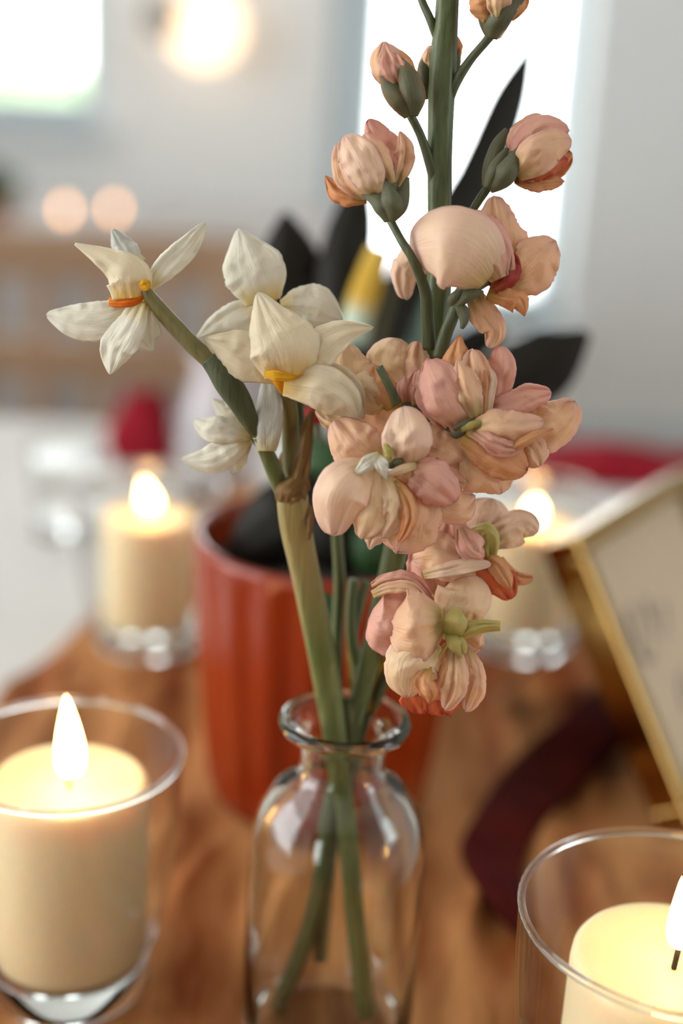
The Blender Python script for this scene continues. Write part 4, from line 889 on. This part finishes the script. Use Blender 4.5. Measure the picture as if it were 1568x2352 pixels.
# ---------------------------------------------------------------- chairs, far table
def chair(x, y, rz, material, label):
    e = empty('spindle_chair', (x, y, 0), label, 'chair', 'wooden chairs at the tables'); e.rotation_euler.z = rz
    def part(nm, fn): bm = bmesh.new(); fn(bm); return from_bm(nm, bm, M[material], e, False)
    part('seat', lambda b: add_box(b, (0, 0, .45), (.42, .42, .035), bevel=.012))
    for sx in (-.185, .185):
        part('leg', lambda b: bar(b, (sx, .18, .435), (sx * 1.08, .2, 0), .034, .034, Vector((0, 1, 0)), .006))
        part('leg', lambda b: bar(b, (sx, -.18, .435), (sx * 1.08, -.21, 0), .034, .034, Vector((0, 1, 0)), .006))
        part('back_post', lambda b: bar(b, (sx, -.19, .465), (sx * 1.02, -.25, .83), .034, .03, Vector((0, 1, 0)), .006))
    part('top_rail', lambda b: bar(b, (-.215, -.252, .825), (.215, -.252, .825), .03, .06, Vector((0, 0, 1)), .008))
    part('lower_rail', lambda b: bar(b, (-.19, -.232, .70), (.19, -.232, .70), .02, .05, Vector((0, 0, 1)), .005))
    for k in range(4): part('spindle', lambda b: bar(b, (-.11 + k * .073, -.195, .465), (-.11 + k * .073, -.248, .80), .022, .016, Vector((0, 1, 0)), .004))
    return e
chair(-.34, 1.46, math.pi, 'tan_wood', 'tan wooden spindle chair behind the table, left of the narcissus')
chair(-.86, 1.46, math.pi, 'tan_wood', 'tan wooden spindle chair at the far left edge')
cloth('tablecloth', -.95, 2.52, 1.9, .75, T, .5, 'taupe cloth hanging over the far table by the back wall', 4.0, 'grey_linen')
t = empty('far_table', (-.95, 2.52, 0), 'far dining table hidden under its taupe cloth', 'table')
bm = bmesh.new(); add_box(bm, (-.95, 2.52, T - .022), (1.86, .71, .03)); from_bm('table_top', bm, M['tan_wood'], t, False)
for sx in (-1.8, -.1):
    for sy in (2.22, 2.82): bm = bmesh.new(); add_box(bm, (sx, sy, (T - .037) / 2), (.06, .06, T - .037), bevel=.004); from_bm('leg', bm, M['tan_wood'], t, False)
settle(t)
def tealight(px, py, Yd, label):
    q = Wall(px, py, Yd); c = Vector((q.x, q.y, T + .001)); hh = max(.012, q.z - T - .012)
    e = empty('candle_holder', c, label, 'candle', 'small far candles')
    solid(lambda b: lathe(b, [(0, 0), (.019, 0), (.020, .003), (.014, hh * .5), (.016, hh - .002), (.0155, hh), (0, hh - .002)], 32, c), 'holder', M['tin'], e)
    solid(lambda b: lathe(b, [(0, 0), (.003, .002), (.0055, .007), (.005, .012), (.0025, .018), (0, .022)], 16, c + Vector((0, 0, hh - .001))), 'flame', M['flame_far'], e)
    settle(e)
tealight(150, 567, 2.5, 'small candle glowing orange on the far table, leftmost')
tealight(262, 562, 2.55, 'small candle glowing on the far table behind the left narcissus')
# bushy plant and clay pot at the left edge
c = Wall(-40, 640, 2.24); c = Vector((c.x, c.y, T + .001))
e = empty('clay_pot', c, 'terracotta pot on the far table at the left edge', 'pot')
solid(lambda b: lathe(b, [(0, 0), (.040, 0), (.050, .052), (.054, .052), (.054, .068), (.048, .068), (.046, .056), (0, .056)], 40, c), 'body', M['terracotta'], e); settle(e)
e = empty('leafy_plant', c + Vector((0, 0, .0565)), 'dark leafy plant in the terracotta pot at the left edge', 'plant')
bx, by, bd = pix(c + Vector((0, 0, .057)))
for k in range(11):
    a = -1.25 + 2.5 * k / 10; L_ = 90 + 20 * math.sin(k * 2.2)
    petal('leaf', [(bx, by, 0, 4), (bx + math.sin(a) * L_ * .4, by - math.cos(a) * L_ * .5, 20 * math.sin(k * 1.7), 16), (bx + math.sin(a) * L_ * .8, by - math.cos(a) * L_ * .85, 40 * math.sin(k * 1.7), 20), (bx + math.sin(a) * L_ * 1.1, by - math.cos(a) * L_, 55 * math.sin(k * 1.7), 3)], M['leaf_green'], e, bd, rnd=0, jag=0, nu=10, nv=6, thick=.0006)
settle(e)

# ---------------------------------------------------------------- wall lamp
q = Wall(486, 62, YB)
e = empty('wall_lamp', (q.x, YB, q.z), 'round warm wall lamp high on the back wall', 'lamp')
def disc(b, c, r, t_):
    n = 32; A = [b.verts.new((c[0] + r * math.cos(2 * math.pi * k / n), c[1], c[2] + r * math.sin(2 * math.pi * k / n))) for k in range(n)]
    B_ = [b.verts.new((v.co.x, c[1] - t_, v.co.z)) for v in A]
    b.faces.new(A); b.faces.new(B_)
    for k in range(n): b.faces.new((A[k], A[(k + 1) % n], B_[(k + 1) % n], B_[k]))
solid(lambda b: disc(b, (q.x, YB - .001, q.z), .055, .015), 'backplate', M['bronze'], e)
solid(lambda b: bar(b, (q.x, YB - .016, q.z), (q.x, YB - .07, q.z), .014, .014), 'arm', M['bronze'], e, False)
solid(lambda b: bmesh.ops.create_uvsphere(b, u_segments=32, v_segments=18, radius=.085, matrix=Matrix.Translation((q.x, YB - .16, q.z))), 'globe', M['globe'], e)
solid(lambda b: bmesh.ops.create_uvsphere(b, u_segments=24, v_segments=12, radius=.042, matrix=Matrix.Translation((q.x - .085, YB - .25, q.z + .018))), 'finial', M['bronze'], e)
solid(lambda b: bar(b, (q.x - .03, YB - .23, q.z + .004), (q.x - .08, YB - .25, q.z + .017), .008, .008), 'finial_stem', M['bronze'], e, False)
settle(e)

# ---------------------------------------------------------------- garden outside
bm = bmesh.new(); n, ny = 60, 22; grid = []
for i in range(n + 1):
    row = []
    for j in range(ny + 1):
        x = -4.2 + i / n * 3.4; a = j / ny * math.pi; yy = -0.45 * math.cos(a); zz = 0.80 * min(1, math.sin(a) * 1.6)
        k = 1 + .16 * noise.noise(Vector((x * 4, yy * 5, zz * 4))) + .08 * noise.noise(Vector((x * 11, yy * 11, zz * 11)))
        row.append(bm.verts.new((x, YB + 2.2 + yy * k, max(-.05, zz * k))))
    grid.append(row)
for i in range(n):
    for j in range(ny): bm.faces.new((grid[i][j], grid[i + 1][j], grid[i + 1][j + 1], grid[i][j + 1]))
tag(from_bm('hedge', bm, mat('hedge_leaves', (0.16, 0.24, 0.10), 0.8, col2=(0.22, 0.31, 0.14), scale=14, bump=0.8)), 'clipped green hedge outside the left window', 'hedge')
